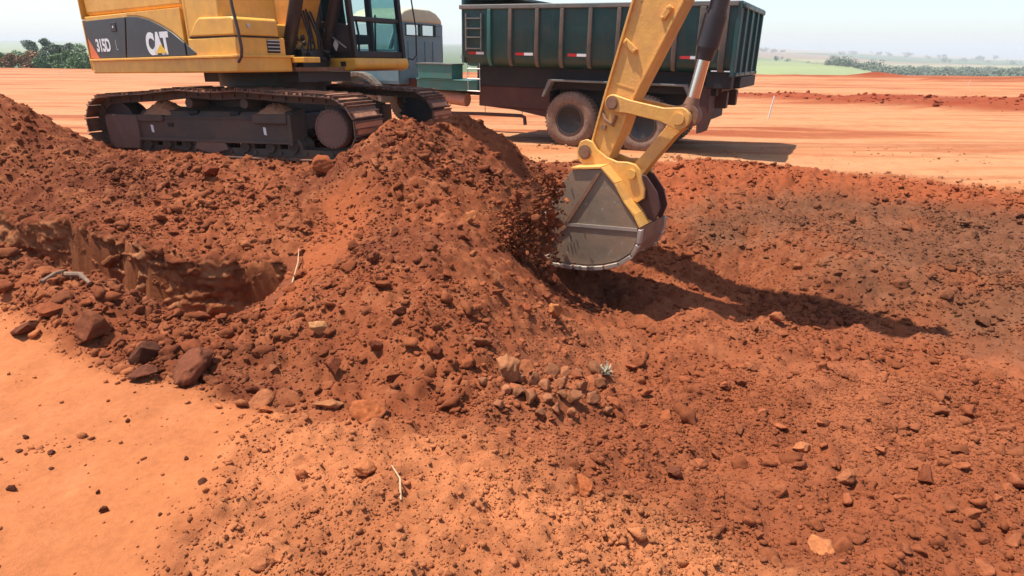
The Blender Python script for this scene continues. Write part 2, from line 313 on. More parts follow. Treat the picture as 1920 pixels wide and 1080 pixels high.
def height(x, y, full=True):
    near = np.exp(-np.clip(y-11.5, 0, None)**2/6.)*np.exp(-np.clip(np.abs(x)-8.5, 0, None)**2/4.)
    h = tps(x, y)*near
    wx = x+.16*fbm(x, y, 1.3, 4, 3, .6); wy = y+.1*fbm(x, y, 1.3, 3, 9)
    sand = sstep(-.07, .12, poly_sd(wx, wy, P_SAND)+.05*fbm(x, y, 7, 4, 13, .7)); crumb = sstep(-.16, .22, poly_sd(wx, wy, P_CRUMB)+.16*fbm(x, y, 3.5, 5, 14, .7))
    field = sstep(-.15, .15, poly_sd(wx, wy, P_FIELD)); grey = sstep(-.5, .4, poly_sd(wx, wy, P_GREY)+.35*fbm(x, y, 1.6, 5, 15, .65)); orng = sstep(-.25, .25, poly_sd(wx, wy, P_ORNG))
    far = np.where(y > 6, sstep(-.4, .5, y-(10.4-.48*np.clip(x-3, -2, 5.5))+.5*fbm(x, y, .8, 4, 31)), 0)*sstep(1.2, 2.6, x+0*y)+sstep(9.6, 10.6, y)*(x <= 2.6); far = np.clip(far, 0, 1)
    left = (x < 1) & (y < 10.5)
    slide = sstep(-.12, .15, poly_sd(wx, wy, P_SLIDE))
    rough = 1*(1-sand)*(1-far); rough = rough*(1-.3*field)*(1-.2*grey)*(1-.6*slide)*(1-.35*crumb)
    mid = np.exp(-np.clip(y-14, 0, None)/6.)
    h = h+rough*(.05*fbm(x, y, 1.7, 4, 11)+.042*fbm(x, y, 6, 3, 21, .6))
    d, hid = worley(x+.03*fbm(x, y, 9, 2, 5), y+.03*fbm(x, y, 9, 2, 6), 7, 2); h = h+rough*mid*.085*np.clip(.55-d, 0, 1)*(hid > .45)*(.2+hid)
    d, hid = worley(x+.015*fbm(x, y, 19, 2, 5), y, 17, 3); h = h+(rough*.9+crumb*.75)*mid*.046*np.clip(.6-d, 0, 1)*(.1+hid)
    d, hid = worley(x, y+.01*fbm(x, y, 31, 2, 5), 31, 4); h = h+(rough*.8+crumb*.9)*mid*.022*np.clip(.6-d, 0, 1)*(.1+hid)
    h = h+(rough+crumb*.9)*mid*.009*fbm(x, y, 38, 2, 41, .6)
    h = h+sand*(.040*fbm(x, y, 1.8, 4, 61)+.009*fbm(x, y, 9, 3, 64, .6)+.022*np.clip(fbm(x*.7+y*.5, y-x*.2, 4, 4, 63, .6)-.25, 0, 1)+.006*fbm(x*1.2+y, y*.5-x*.3, 5, 3, 62)) + crumb*(.03*fbm(x, y, 2.5, 3, 71))
    # furrows in the right field run away from the camera to the left
    ang = R_(-38); q = x*math.sin(ang)+y*math.cos(ang)
    h = h+field*.030*np.sin(q*2*math.pi/.55+1.5*fbm(x, y, .8, 2, 81))
    # wheel ruts over the plain
    rut = fbm(x*.12, (y+.05*x)*1.1, 1., 4, 91, .55); h = h+far*.03*fbm(x*.3, (y+.04*x)*4.5, 1., 4, 223, .6)*mid+far*.05*rut*(1-np.exp(-np.clip(y-9, 0, None)/3.))
    # the low bank of red earth across the plain and the heaps beyond it
    def bank(pa, pb, w, hh, sd):
        a = np.array(pa); b = np.array(pb); e = b-a; t = np.clip(((x-a[0])*e[0]+(y-a[1])*e[1])/(e@e), -.02, 1.02)
        dd = np.hypot(x-a[0]-t*e[0], y-a[1]-t*e[1]); ww = w*(.55+.6*t)
        return hh*(.35+.65*t)*np.exp(-(dd/ww)**2*1.3)*(1+.5*fbm(x, y, .7, 4, sd))
    b1 = bank(at_z(1330, 180)[:2], at_z(2050, 212)[:2], 1.7, .45, 101); b2 = bank((-60, 60), (90, 56), 3., .25, 102); b3 = bank((28.6, 57), (31, 57.3), .9, .5, 103); b4 = bank((33, 51), (75, 47), 2.2, .6, 104)
    b5 = bank((9, 16.2), (3.2, 14.3), .8, .05, 105)+bank((5, 12.4), (14, 11.5), .7, .05, 106)
    h = h+b1+b2+b3+b4+b5
    # trench
    sd = poly_sd(x+.09*fbm(x, y, 2.2, 3, 111, .45), y+.09*fbm(x, y, 2.2, 3, 112, .45), TR)
    ledge = .5+.5*fbm(x, y, 2.1, 3, 115)
    depth = .66*sstep(-.04, .07, sd)
    wall = sstep(-.05, .05, sd)
    h = h-depth*(1+.12*fbm(x, y, 9, 3, 113))
    bankm = np.clip(b1/.12, 0, 1)+np.clip(b3/.2, 0, 1)+np.clip(b4/.2, 0, 1)+np.clip(b2/.18, 0, 1)*.7+np.clip(b5/.03, 0, 1)*.35
    return h, dict(sand=sand, crumb=crumb, field=field, grey=grey, orng=orng, far=far, wall=wall*(y < 7.5), slide=slide, bank=np.clip(bankm, 0, 1), rough=rough, sd=sd)
def lin(r, g, b): return np.array([((c/255.)/12.92 if c/255. < .04045 else ((c/255.+.055)/1.055)**2.4) for c in (r, g, b)])
SC = .43      # sunlit picture value -> base colour
def colour(x, y, z):
    h, m = z
    c = np.ones(x.shape+(3,))*(lin(182, 98, 58)*SC)
    n = (fbm(x, y, .9, 4, 201)+1)/2; n2 = (fbm(x, y, 4, 4, 202)+1)/2; n3 = (fbm(x, y, 14, 3, 203)+1)/2
    def mx(c, mask, col): return c*(1-mask[..., None])+(col*SC)*mask[..., None]
    c = mx(c, sstep(.45, .65, n)*.7, lin(142, 74, 45)); c = mx(c, sstep(.5, .72, n2)*.45, lin(214, 126, 78)); c = mx(c, sstep(.55, .8, n3)*.35, lin(234, 148, 98))
    c = mx(c, m['slide']*.8, lin(208, 112, 64))
    c = mx(c, m['field']*.75, lin(208, 122, 78)); c = mx(c, m['field']*sstep(.5, .62, n)*.5, lin(180, 94, 54))
    c = mx(c, m['crumb']*(.9-.45*sstep(.45, .75, n2)), lin(250, 156, 100))
    c = mx(c, m['orng']*.75, lin(212, 112, 66))
    c = mx(c, m['grey']*(.3+.45*sstep(.35, .6, n)), lin(152, 99, 68)); c = mx(c, m['grey']*sstep(.55, .75, n2)*.4, lin(165, 112, 82))
    c = mx(c, m['far']*(.96-.2*sstep(.5, .9, n2)), lin(255, 182, 126)); s1 = (fbm(x*.1, (y+.06*x)*1.3, 1., 4, 221)+1)/2
    c = mx(c, m['far']*sstep(.46, .6, s1)*.7, lin(242, 148, 92)); c = mx(c, m['far']*sstep(.6, .68, s1)*.7, lin(196, 100, 60)); s3 = (fbm(x*.25, (y+.04*x)*4.5, 1., 4, 223, .6)+1)/2; c = mx(c, m['far']*sstep(.58, .7, s3)*.5, lin(214, 122, 74))
    c = mx(c, m['bank']*.9, lin(186, 80, 44)); c = mx(c, m['bank']*sstep(.52, .7, n2)*.4, lin(222, 120, 70))
    c = mx(c, m['sand']*.95, lin(250, 152, 93)); c = mx(c, m['sand']*sstep(.5, .8, n)*.5, lin(240, 146, 94)); c = mx(c, m['sand']*sstep(.6, .75, n2)*.25, lin(255, 174, 118))
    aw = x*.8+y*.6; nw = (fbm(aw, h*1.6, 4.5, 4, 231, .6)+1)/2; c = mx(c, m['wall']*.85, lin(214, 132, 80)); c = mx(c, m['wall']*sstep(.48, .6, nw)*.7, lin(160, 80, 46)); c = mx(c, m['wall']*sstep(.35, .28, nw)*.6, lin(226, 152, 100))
    return c
def axis(segs):
    out = [segs[0][0]]
    for a, b, st0, st1 in segs:
        p = a; 
        while p < b-1e-6:
            st = st0+(st1-st0)*(p-a)/(b-a); p = min(p+st, b); out.append(p)
    return np.array(out)
xs = axis([(-160, -40, 8, 2), (-40, -12, 2, .3), (-12, -6.2, .3, .03), (-6.2, 5.2, .019, .019), (5.2, 14, .03, .3), (14, 42, .3, 2), (42, 160, 2, 8)])
ys = axis([(-8, 1.1, .8, .05), (1.1, 2.5, .012, .015), (2.5, 9.0, .017, .024), (9.0, 20, .03, .16), (20, 66, .16, .7)])
gx, gy = np.meshgrid(xs, ys); Z = height(gx, gy); C = colour(gx, gy, Z); gz = Z[0]
def np_mesh(name, v, f, cols, mat, smooth=False):
    me = bpy.data.meshes.new(name); me.vertices.add(len(v)); me.vertices.foreach_set('co', v.astype(np.float32).ravel())
    k = f.shape[1]; me.loops.add(f.size); me.loops.foreach_set('vertex_index', f.astype(np.int32).ravel())
    me.polygons.add(len(f)); me.polygons.foreach_set('loop_start', np.arange(0, f.size, k, dtype=np.int32)); me.polygons.foreach_set('loop_total', np.full(len(f), k, dtype=np.int32))
    if smooth: me.polygons.foreach_set('use_smooth', np.ones(len(f), bool))
    me.update(calc_edges=True)
    if cols is not None:
        a = me.color_attributes.new('soil', 'FLOAT_COLOR', 'POINT'); a.data.foreach_set('color', np.c_[cols.reshape(-1, 3), np.ones(len(v))].astype(np.float32).ravel())
    me.materials.append(mat); o = bpy.data.objects.new(name, me); S.collection.objects.link(o); return o
def grid_faces(ny, nx):
    i = np.arange(ny*nx).reshape(ny, nx); return np.stack([i[:-1, :-1], i[:-1, 1:], i[1:, 1:], i[1:, :-1]], -1).reshape(-1, 4)
_wm = np.clip(Z[1]['wall']*sstep(.5, .0, Z[1]['sd']), 0, 1)*(gz < .1); _a = gx*.8+gy*.6
mxo = _wm*0; myo = _wm*0
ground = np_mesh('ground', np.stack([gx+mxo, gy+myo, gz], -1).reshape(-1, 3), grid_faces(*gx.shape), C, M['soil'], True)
tag(ground, kind='structure')
def hz(x, y):
    x = np.atleast_1d(np.asarray(x, float)); y = np.atleast_1d(np.asarray(y, float)); return height(x, y)
def ground_z(x, y):       # bilinear look-up in the built sheet
    x = np.clip(x, xs[0], xs[-1]-1e-6); y = np.clip(y, ys[0], ys[-1]-1e-6)
    i = np.searchsorted(xs, x, 'right')-1; j = np.searchsorted(ys, y, 'right')-1
    u = (x-xs[i])/(xs[i+1]-xs[i]); v = (y-ys[j])/(ys[j+1]-ys[j])
    return (gz[j, i]*(1-u)+gz[j, i+1]*u)*(1-v)+(gz[j+1, i]*(1-u)+gz[j+1, i+1]*u)*v
# the cut far wall and end wall of the trench, as its own finely broken sheet
def trench_wall():
    P = np.array(TR[0:9]); P = P[::-1]; seg = np.hypot(*np.diff(P, axis=0).T); cum = np.r_[0, np.cumsum(seg)]; n = int(cum[-1]/.011); t = np.linspace(0, cum[-1], n)
    px = np.interp(t, cum, P[:, 0]); py = np.interp(t, cum, P[:, 1]); k = np.ones(25)/25
    px = np.convolve(np.pad(px, 12, 'edge'), k, 'valid'); py = np.convolve(np.pad(py, 12, 'edge'), k, 'valid')
    dx = np.gradient(px); dy = np.gradient(py); L = np.hypot(dx, dy)+1e-9; nx, ny = dy/L, -dx/L       # outward normal
    cx, cy_ = np.mean(np.array(TR)[:, 0]), np.mean(np.array(TR)[:, 1])
    m = 46; v = np.linspace(0, 1, m); V = np.zeros((m, n, 3)); top = ground_z(px+nx*.10, py+ny*.10)
    sgn = np.sign(np.median(ground_z(px+nx*.15, py+ny*.15)-ground_z(px-nx*.15, py-ny*.15))); nx, ny = nx*sgn, ny*sgn; top = ground_z(px+nx*.10, py+ny*.10)
    for j, q in enumerate(v):
        z = top+.012-q*.68; ed = .06*fbm(t, t*0, 1.7, 3, 701); a = t
        off = ed+.02-.05*q+.055*fbm(a*.9, z*1.6, 4.5, 4, 711, .6)+.022*fbm(a, z*1.3, 17, 4, 715, .6)
        w, hh = worley(a*1.0, z*1.5, 6, 9); off = off+.06*np.clip(.4-w, 0, 1)*(hh > .6)-.035*sstep(.48, .52, fbm(a*.35, z*2.2, 3, 3, 719)*.5+.5)
        off = off+.10*(q < .02)+.03*(q < .045)
        V[j] = np.stack([px+nx*off, py+ny*off, z+.02*(q < .02)*0], -1)
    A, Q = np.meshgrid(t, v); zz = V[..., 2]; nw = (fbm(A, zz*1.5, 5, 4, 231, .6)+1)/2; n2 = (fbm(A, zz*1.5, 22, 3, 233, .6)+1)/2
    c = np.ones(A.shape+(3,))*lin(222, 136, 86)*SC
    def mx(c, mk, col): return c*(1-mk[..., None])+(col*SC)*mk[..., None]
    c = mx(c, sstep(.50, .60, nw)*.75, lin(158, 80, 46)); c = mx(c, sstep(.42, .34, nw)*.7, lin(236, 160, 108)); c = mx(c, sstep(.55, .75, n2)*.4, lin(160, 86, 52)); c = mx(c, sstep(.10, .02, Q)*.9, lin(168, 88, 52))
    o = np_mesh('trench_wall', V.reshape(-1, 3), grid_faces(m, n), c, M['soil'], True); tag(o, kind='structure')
def hit(u, v):            # where the ray through this photo pixel meets the ground
    d = ray(u, v); o = np.array([0, 0, CAM_H]); t = np.linspace(.8, 60, 6000)
    P = o+t[:, None]*d; g = ground_z(P[:, 0], P[:, 1]); k = np.argmax(P[:, 2] < g); return np.array([P[k, 0], P[k, 1], g[k]])

trench_wall()
# ------------------------------------------------------------------ rocks and clods
def ico(sub):
    import bmesh
    bm = bmesh.new(); bmesh.ops.create_icosphere(bm, subdivisions=sub, radius=1); v = np.array([p.co[:] for p in bm.verts]); f = np.array([[q.index for q in a.verts] for a in bm.faces]); bm.free(); return v, f
ICO = {k: ico(k) for k in (1, 2, 3, 4)}
def rock_shape(sub, r, flat=.7, cuts=5, rough=.12):
    v, f = ICO[sub]; v = v.copy()
    for k in range(cuts):                      # chop facets
        n = r.normal(size=3); n /= np.linalg.norm(n); d = r.uniform(.36, .8); s = v@n; v -= np.outer(np.clip(s-d, 0, None), n)
    ph = r.uniform(0, 9, 3)
    for fr, am in ((1.9, rough), (4.3, rough*.55), (9., rough*.3)):
        w = np.sin(v@(r.normal(size=(3, 3))*fr)+ph).prod(1); v = v*(1+am*w)[:, None]
    if sub >= 3: v = v*(1+r.normal(0, .012 if sub == 3 else .010, (len(v), 1)))
    v = v*np.array([r.uniform(.8, 1.25), r.uniform(.75, 1.05), flat*r.uniform(.8, 1.1)])
    return v, f
def rotm(r):
    a, b, c = r.uniform(-.5, .5), r.uniform(-.5, .5), r.uniform(0, 6.28)
    return np.array(Matrix.Rotation(c, 3, 'Z') @ Matrix.Rotation(a, 3, 'X') @ Matrix.Rotation(b, 3, 'Y'))
def scatter(name, X, Y, Rr, sub, sink, mat, kind_label, seed, zz=None, flat=.72, tint=(.8, 1.15)):
    r = np.random.default_rng(seed); proto = [rock_shape(sub, r, flat, 9 if sub > 1 else 3, .3) for _ in range(40)]
    nv = len(proto[0][0]); nf = len(proto[0][1]); n = len(X)
    V = np.empty((n, nv, 3)); Fa = np.empty((n, nf, 3), np.int64)
    hz_ = ground_z(X, Y) if zz is None else zz
    loc = height(X, Y); cc = colour(X, Y, loc)*r.uniform(*tint, size=(n, 1))
    for i in range(n):
        v, f = proto[i % 40]; V[i] = v@rotm(r).T*Rr[i]+np.array([X[i], Y[i], hz_[i]+Rr[i]*sink]); Fa[i] = f+i*nv
    o = np_mesh(name, V.reshape(-1, 3), Fa.reshape(-1, 3), np.repeat(cc, nv, 0), M[mat])
    return tag(o, *kind_label, kind='stuff')
def zone_size(X, Y):
    _, m = height(X, Y); return (1-.5*m['crumb']-.35*m['sand'])*(.62+.75*sstep(-.3, .45, fbm(X, Y, 1.1, 4, 23)))*(1-.18*m['field'])
def sample(n, x0, x1, y0, y1, seed, dens):
    r = np.random.default_rng(seed); X = r.uniform(x0, x1, n*6); Y = y0+(y1-y0)*r.uniform(0, 1, n*6)**1.15
    vis = np.abs(X) < Y*.95+1.2; X = X[vis]; Y = Y[vis]
    _, m = height(X, Y); d = dens(m, X, Y); clump = sstep(-.15, .4, fbm(X, Y, 2.1, 4, seed, .6)); k = r.uniform(0, 1, len(X)) < d*(.38+.62*clump)
    return X[k][:n], Y[k][:n], r
def dens_a(m, X, Y):
    return np.clip((1-m['sand'])*(1-m['far']*(.985-.3*sstep(.15, .5, fbm(X*.4, Y*1.6, 1., 3, 19))))*(1-.6*m['slide'])*(.55+.45*m['crumb'])*(1-m['wall']*.8)+m['sand']*.16*sstep(.2, .55, fbm(X, Y, 1.5, 4, 17))+m['sand']*.006+m['bank']*m['far']*.4, 0, 1)
X, Y, r = sample(70000, -6.5, 6, 1.2, 8, 301, dens_a)
scatter('soil_crumbs', X, Y, np.clip(.0044*r.uniform(.001, 1, len(X))**(-1/2.3), 0, .022)*zone_size(X, Y), 1, .3, 'clod', ('loose crumbs of red earth spread over the dug ground', 'soil crumbs'), 302)
X, Y, r = sample(42000, -2.6, 4.2, 1.15, 4.2, 309, lambda m, X, Y: np.clip(m['crumb']*1.0+.75*m['field']+m['sand']*.02+.3*m['rough'], 0, 1))
scatter('fine_crumbs', X, Y, np.clip(.0032*r.uniform(.001, 1, len(X))**(-1/2.4), 0, .014), 1, .3, 'clod', ('fine crumbs of earth over the near foreground', 'soil crumbs'), 310)
X, Y, r = sample(22000, -7.5, 8, 1.3, 12, 303, lambda m, X, Y: dens_a(m, X, Y)*(1-.65*m['crumb']))
scatter('soil_clods', X, Y, np.clip(.0120*r.uniform(.001, 1, len(X))**(-1/2.5), 0, .06)*zone_size(X, Y), 2, .22, 'clod', ('small lumps of red earth scattered over the dug ground', 'soil clods'), 304)
X, Y, r = sample(1100, -7.5, 8, 2.6, 11.5, 305, lambda m, X, Y: dens_a(m, X, Y)*(1-.85*m['crumb'])*(1-.5*m['field'])*(1-m['far'])*(1-m['sand']))
scatter('earth_lumps', X, Y, .03+.05*r.uniform(0, 1, len(X))**2.5, 3, .15, 'clod', ('larger broken lumps of red earth lying in the spoil', 'earth lumps'), 306)
X = rng.uniform(4, 34, 5000); Y = rng.uniform(12, 36, 5000); _, m_ = height(X, Y); k = m_['bank'] > .55; X = X[k]; Y = Y[k]
scatter('bank_clods', X, Y, np.clip(.03*rng.uniform(.001, 1, len(X))**-.5, 0, .16), 2, .15, 'clod', ('broken lumps along the low red bank across the plain', 'soil clods'), 307)

# single rocks one can point to: (px, py, width in px, colour, flatness, cuts, label)
RK = [
 (165, 605, 78, (150, 88, 60), .8, 8, 'large angular red-brown rock at the edge of the pale sand, biggest on the left'),
 (52, 610, 46, (132, 76, 52), .7, 7, 'dark brown rock left of the large angular rock on the sand edge'),
 (105, 575, 50, (176, 96, 60), .7, 6, 'pale-topped rock just above the large angular rock'),
 (278, 662, 56, (112, 66, 48), .95, 8, 'dark upright brown rock standing on the sand near the trench'),
 (270, 695, 40, (132, 76, 56), .6, 5, 'flat grey-brown stone under the dark upright rock'),
 (362, 682, 78, (150, 88, 64), .8, 5, 'rough crusted boulder lying on the pale sand beside the dark upright rock'),
 (392, 708, 32, (156, 90, 60), .7, 5, 'small stone leaning on the right foot of the crusted boulder'),
 (602, 612, 44, (222, 160, 110), .8, 7, 'pale buff oblong rock on the dark slope above the pebble heap'),
 (484, 742, 56, (196, 122, 82), .45, 5, 'flat weathered slab at the top edge of the sand'),
 (498, 762, 30, (216, 126, 76), .6, 5, 'small orange stone just beneath the flat weathered slab'),
 (690, 755, 80, (206, 118, 72), .75, 8, 'square orange block of hard earth with a dark right face'),
 (612, 748, 60, (206, 136, 92), .45, 6, 'wide pale slab left of the square orange block'),
 (948, 690, 66, (208, 140, 98), .75, 6, 'largest pale rock at the head of the pebble heap'),
 (990, 682, 48, (190, 116, 78), .75, 6, 'brown rock touching the right side of the largest pale rock'),
 (612, 302, 66, (190, 104, 64), .45, 5, 'flat red boulder lying against the front of the near track'),
 (395, 322, 38, (150, 76, 48), .7, 6, 'dark lump below the middle of the near track'),
 (926, 520, 36, (198, 124, 86), .9, 4, 'round pale stone rolling under the falling soil'),
 (988, 578, 40, (186, 100, 62), .9, 6, 'reddish rock in front of the bucket, left of the pale broken one'),
 (1040, 580, 42, (222, 144, 90), .7, 7, 'pale broken rock lying in front of the bucket'),
 (1022, 548, 30, (160, 92, 62), .8, 5, 'dark round stone between bucket shadow and pale broken rock'),
 (820, 660, 36, (128, 68, 44), .8, 7, 'dark cube-like lump on the slope left of the pebble heap'),
 (740, 702, 38, (140, 76, 50), .8, 7, 'dark lump above the square orange block'),
 (628, 684, 38, (150, 80, 52), .8, 7, 'brown lump low on the slope, above the wide pale slab'),
 (705, 640, 44, (150, 82, 54), .8, 7, 'brown lump half way down the slope under the buff oblong rock'),
 (700, 480, 30, (146, 78, 50), .8, 6, 'brown lump on the spoil left of the falling soil'),
 (880, 404, 42, (214, 132, 84), .6, 6, 'bright orange rock set in the spoil left of the bucket'),
 (686, 875, 50, (226, 140, 90), .7, 5, 'crusted orange lump in the middle of the foreground crumbs'),
 (566, 885, 34, (206, 118, 74), .8, 6, 'orange lump with a dark hollow beside it in the foreground'),
 (1095, 900, 58, (206, 118, 72), .6, 5, 'wide red lump casting a shadow at bottom centre'),
 (1540, 1022, 52, (232, 148, 98), .45, 5, 'smooth pale orange stone near the bottom right edge'),
 (1588, 892, 50, (196, 122, 84), .5, 6, 'flat pale stone lying alone on the right field'),
 (1735, 892, 50, (158, 88, 58), .6, 6, 'dark rounded stone on the right field near the frame edge'),
 (1502, 834, 38, (226, 146, 98), .5, 5, 'light orange stone in the middle of the right field'),
 (1262, 880, 40, (140, 80, 56), .75, 6, 'dark stone on the right field beside the orange crumbs'),
 (1205, 790, 36, (196, 118, 78), .6, 5, 'orange-topped stone right of the pebble heap'),
 (25, 915, 20, (110, 60, 42), .7, 5, 'dark pebble lying alone on the sand at far left'),
 (378, 902, 16, (110, 62, 44), .7, 5, 'dark pebble alone on the smooth sand in the middle left'),
 (198, 954, 16, (120, 66, 44), .8, 5, 'small dark pebble on the sand near the bottom left'),
 (490, 1045, 54, (206, 128, 86), .6, 5, 'crusted lump at the bottom edge of the smooth sand'),
 (1755, 196, 13, (150, 70, 42), .9, 6, 'dark lump on top of the low bank across the plain'),
]
def one_rock(u, v, w, col, flat, cuts, label, seed, cat='rock', group=None, sub=4):
    r = np.random.default_rng(seed); p = hit(u, v+w*.28); D = np.linalg.norm(p-np.array([0, 0, CAM_H])); rad = w/2*D/F_PX*(1.08 if sub < 4 else .95)
    vs, f = rock_shape(sub, r, flat, cuts+4, .16)
    vs = vs@rotm(r).T*rad; z0 = vs[:, 2].min(); vs[:, 2] -= z0+rad*(.35 if group is None or 'heap' not in group else .12)*flat
    c = np.ones((len(vs), 3))*lin(*[min(255, q*1.04+6) for q in col])*np.array([1.06, .96, .82])*SC*r.uniform(.88, 1.12, (len(vs), 1))
    o = np_mesh('rock', vs, f, c, M['clod']); o.location = tuple(p); return tag(o, label, cat, group)
for i, a in enumerate(RK): one_rock(*a, seed=500+i)
HEAP = [(1003, 712, 34), (1030, 700, 30), (995, 745, 36), (1028, 748, 28), (972, 738, 26), (1055, 722, 26), (1078, 750, 34), (1110, 745, 34), (1128, 718, 30), (1092, 722, 28), (1140, 768, 34), (1042, 765, 30), (1060, 700, 24), (935, 755, 30), (905, 720, 22), (1015, 780, 24), (970, 712, 24), (1118, 692, 28), (1085, 698, 22), (1022, 725, 26), (948, 730, 22), (1068, 772, 22), (1052, 740, 24)]
for i, (u, v, w) in enumerate(HEAP):
    q_ = rng.uniform(.8, 1.05); c = (206*q_, 136*q_, 98*q_); one_rock(u, v, w, c, .85, 5, 'rounded brown pebble in the small heap in the foreground', 700+i, 'pebble', 'pebbles of the small foreground heap', 3)
FST = [(1360, 720, 26), (1250, 760, 26), (1385, 800, 30), (1430, 770, 22), (1465, 800, 24), (1590, 935, 28), (1650, 840, 24), (1690, 930, 26), (1780, 940, 32), (1820, 965, 28), (1870, 930, 26), (1900, 900, 32), (1800, 870, 22), (1460, 920, 26), (1340, 850, 22), (1540, 790, 22), (1410, 690, 22), (1660, 750, 22), (1760, 770, 26), (1580, 700, 20), (1900, 1010, 30), (1700, 1030, 26), (1420, 1000, 24), (1840, 1060, 30)]
for i, (u, v, w) in enumerate(FST):
    q_ = rng.uniform(.85, 1.1); c = (196*q_, 116*q_, 78*q_); one_rock(u, v, w, c, .55, 5, 'small rounded stone half sunk in the furrowed soil of the right field', 800+i, 'stone', 'half sunk stones of the right field', 3)
DRK = [(100, 848, 14), (50, 820, 10), (35, 845, 9), (240, 790, 9), (430, 905, 9), (260, 700, 10), (185, 925, 8), (300, 965, 8), (350, 860, 10), (425, 1010, 11), (450, 940, 10), (97, 880, 9)]
for i, (u, v, w) in enumerate(DRK): one_rock(u, v, w, (124, 68, 46), .7, 4, 'tiny dark pebble dotted on the smooth pale sand', 900+i, 'pebble', 'tiny dark pebbles on the smooth sand', 2)
# ------------------------------------------------------------------ the excavator
UC = dict(loc=(-3.1263, 8.8840, .3776), rot=(-.0129, -.0215, -.316))
ex = empty('excavator', UC['loc'], UC['rot'])
tag(ex, 'yellow and charcoal tracked excavator on a red earth mound, digging with its bucket lowered', 'excavator')
MW = Matrix.Translation(UC['loc']) @ (Matrix.Rotation(UC['rot'][2], 4, 'Z') @ Matrix.Rotation(UC['rot'][1], 4, 'Y') @ Matrix.Rotation(UC['rot'][0], 4, 'X'))
HX = Matrix.Rotation(-.2541, 4, 'Z')                                   # upper structure, swung
AX = MW.inverted() @ Matrix.Translation((-2.8737, 8.7221, .3848)) @ Matrix.Rotation(R_(-32.668), 4, 'Z')   # arm plane
YF = .78
TM_ARM = [[1.13257, -.00571, -1.37132], [-.01773, 1.26941, -.22093]]; TM_BKT = [[1.14158, -.00271, -1.57247], [-.08311, 1.29247, .09038]]; TM_CYL = [[1.16002, .00657, -1.46797], [.02222, 1.27375, -.45273]]
TMAP = TM_ARM
def TA(x, z): return (TMAP[0][0]*x+TMAP[0][1]*z+TMAP[0][2], TMAP[1][0]*x+TMAP[1][1]*z+TMAP[1][2])
class MA(MB):       # arm pieces laid out on the side view, then set in the arm plane
    def prism(s, poly, y0, y1, raw=False): return MB.prism(s, poly if raw else [TA(*p) for p in poly], y0*YF, y1*YF)
    def cyl(s, p0, p1, r0, r1=None, n=24):
        a = TA(p0[0], p0[2]); b = TA(p1[0], p1[2]); return MB.cyl(s, (a[0], p0[1]*YF, a[1]), (b[0], p1[1]*YF, b[1]), r0*1.14, None if r1 is None else r1*1.14, n)
    def tube(s, pts, r, n=10): return MB.tube(s, [(TA(x, z)[0], y*YF, TA(x, z)[1]) for x, y, z in pts], r*1.14, n)
# --- tracks
def track_path():
    p = []; cx, cz_, r = 1.585, .355, .335
    p += [(-cx+.1, .02), (cx-.1, .02)]
    for a in range(-80, 91, 12): p.append((cx+r*math.cos(R_(a)), cz_+r*math.sin(R_(a))))
    p += [(1.0, .715), (.40, .755), (0, .735), (-.42, .765), (-1.0, .715)]
    for a in range(92, 262, 12): p.append((-cx+r*math.cos(R_(a)), cz_+r*math.sin(R_(a))))
    return p
PTH = np.array(track_path()+[track_path()[0]]); SEG = np.hypot(*np.diff(PTH, axis=0).T); CUM = np.r_[0, np.cumsum(SEG)]
def on_path(s):
    s = s % CUM[-1]; return np.array([np.interp(s, CUM, PTH[:, 0]), np.interp(s, CUM, PTH[:, 1])])
def make_track(yc):
    NS = 48; pitch = CUM[-1]/NS; sh = B(); ch = B(); mud = B(); rr = np.random.default_rng(5)
    for k in range(NS):
        a = on_path((k+.03)*pitch); b = on_path((k+.97)*pitch); d = (b-a); L = np.hypot(*d); d /= L; n = np.array([d[1], -d[0]])   # outward
        def pt(t, o, y): q = a+d*t*L+n*o; return (q[0], y, q[1])
        def slab(mb, t0, t1, o0, o1, y0, y1):
            mb.add([pt(t, o, y) for t in (t0, t1) for y in (y0, y1) for o in (o0, o1)], [(0, 1, 3, 2), (4, 6, 7, 5), (0, 4, 5, 1), (2, 3, 7, 6), (0, 2, 6, 4), (1, 5, 7, 3)])
        slab(sh, 0, 1.0, 0, .014, yc-.303, yc+.303)
        for t in (.04, .47, .93): slab(sh, t-.035, t+.035, .014, .042 if t != .47 else .036, yc-.300, yc+.300)
        for y in (-.11, .11):
            slab(ch, -.05, 1.0, -.085, -.001, yc+y-.022, yc+y+.022)
        ch.cyl(pt(0, -.045, yc-.15), pt(0, -.045, yc+.15), .022, n=10)
        if pt(.5, 0, 0)[2] > .2 :
            for t0 in (.1, .52):
                if rr.uniform() < .8:
                    y0 = yc-.29+rr.uniform(0, .12); y1 = yc+.29-rr.uniform(0, .2); slab(mud, t0, t0+.34, .012, .014+rr.uniform(.006, .02), y0, y1)
    t = sh.build('track', 'shoe', ex); ch.build('chain', 'frame_steel', t); mud.build('caked_soil', 'mud', t); return t
m_, t_, b_ = new_mat('caked_mud'); tc_ = N(t_, 'ShaderNodeTexCoord'); nn_ = noise(t_, 18, 8, .7, tc_.outputs['Object'])
t_.links.new(mix(t_, nn_.outputs[0], (.3, .11, .05), (.62, .3, .16)), b_.inputs['Base Color']); b_.inputs['Roughness'].default_value = .95
bp_ = N(t_, 'ShaderNodeBump'); bp_.inputs['Distance'].default_value = .02; t_.links.new(nn_.outputs[0], bp_.inputs['Height']); t_.links.new(bp_.outputs[0], b_.inputs['Normal']); M['mud'] = m_
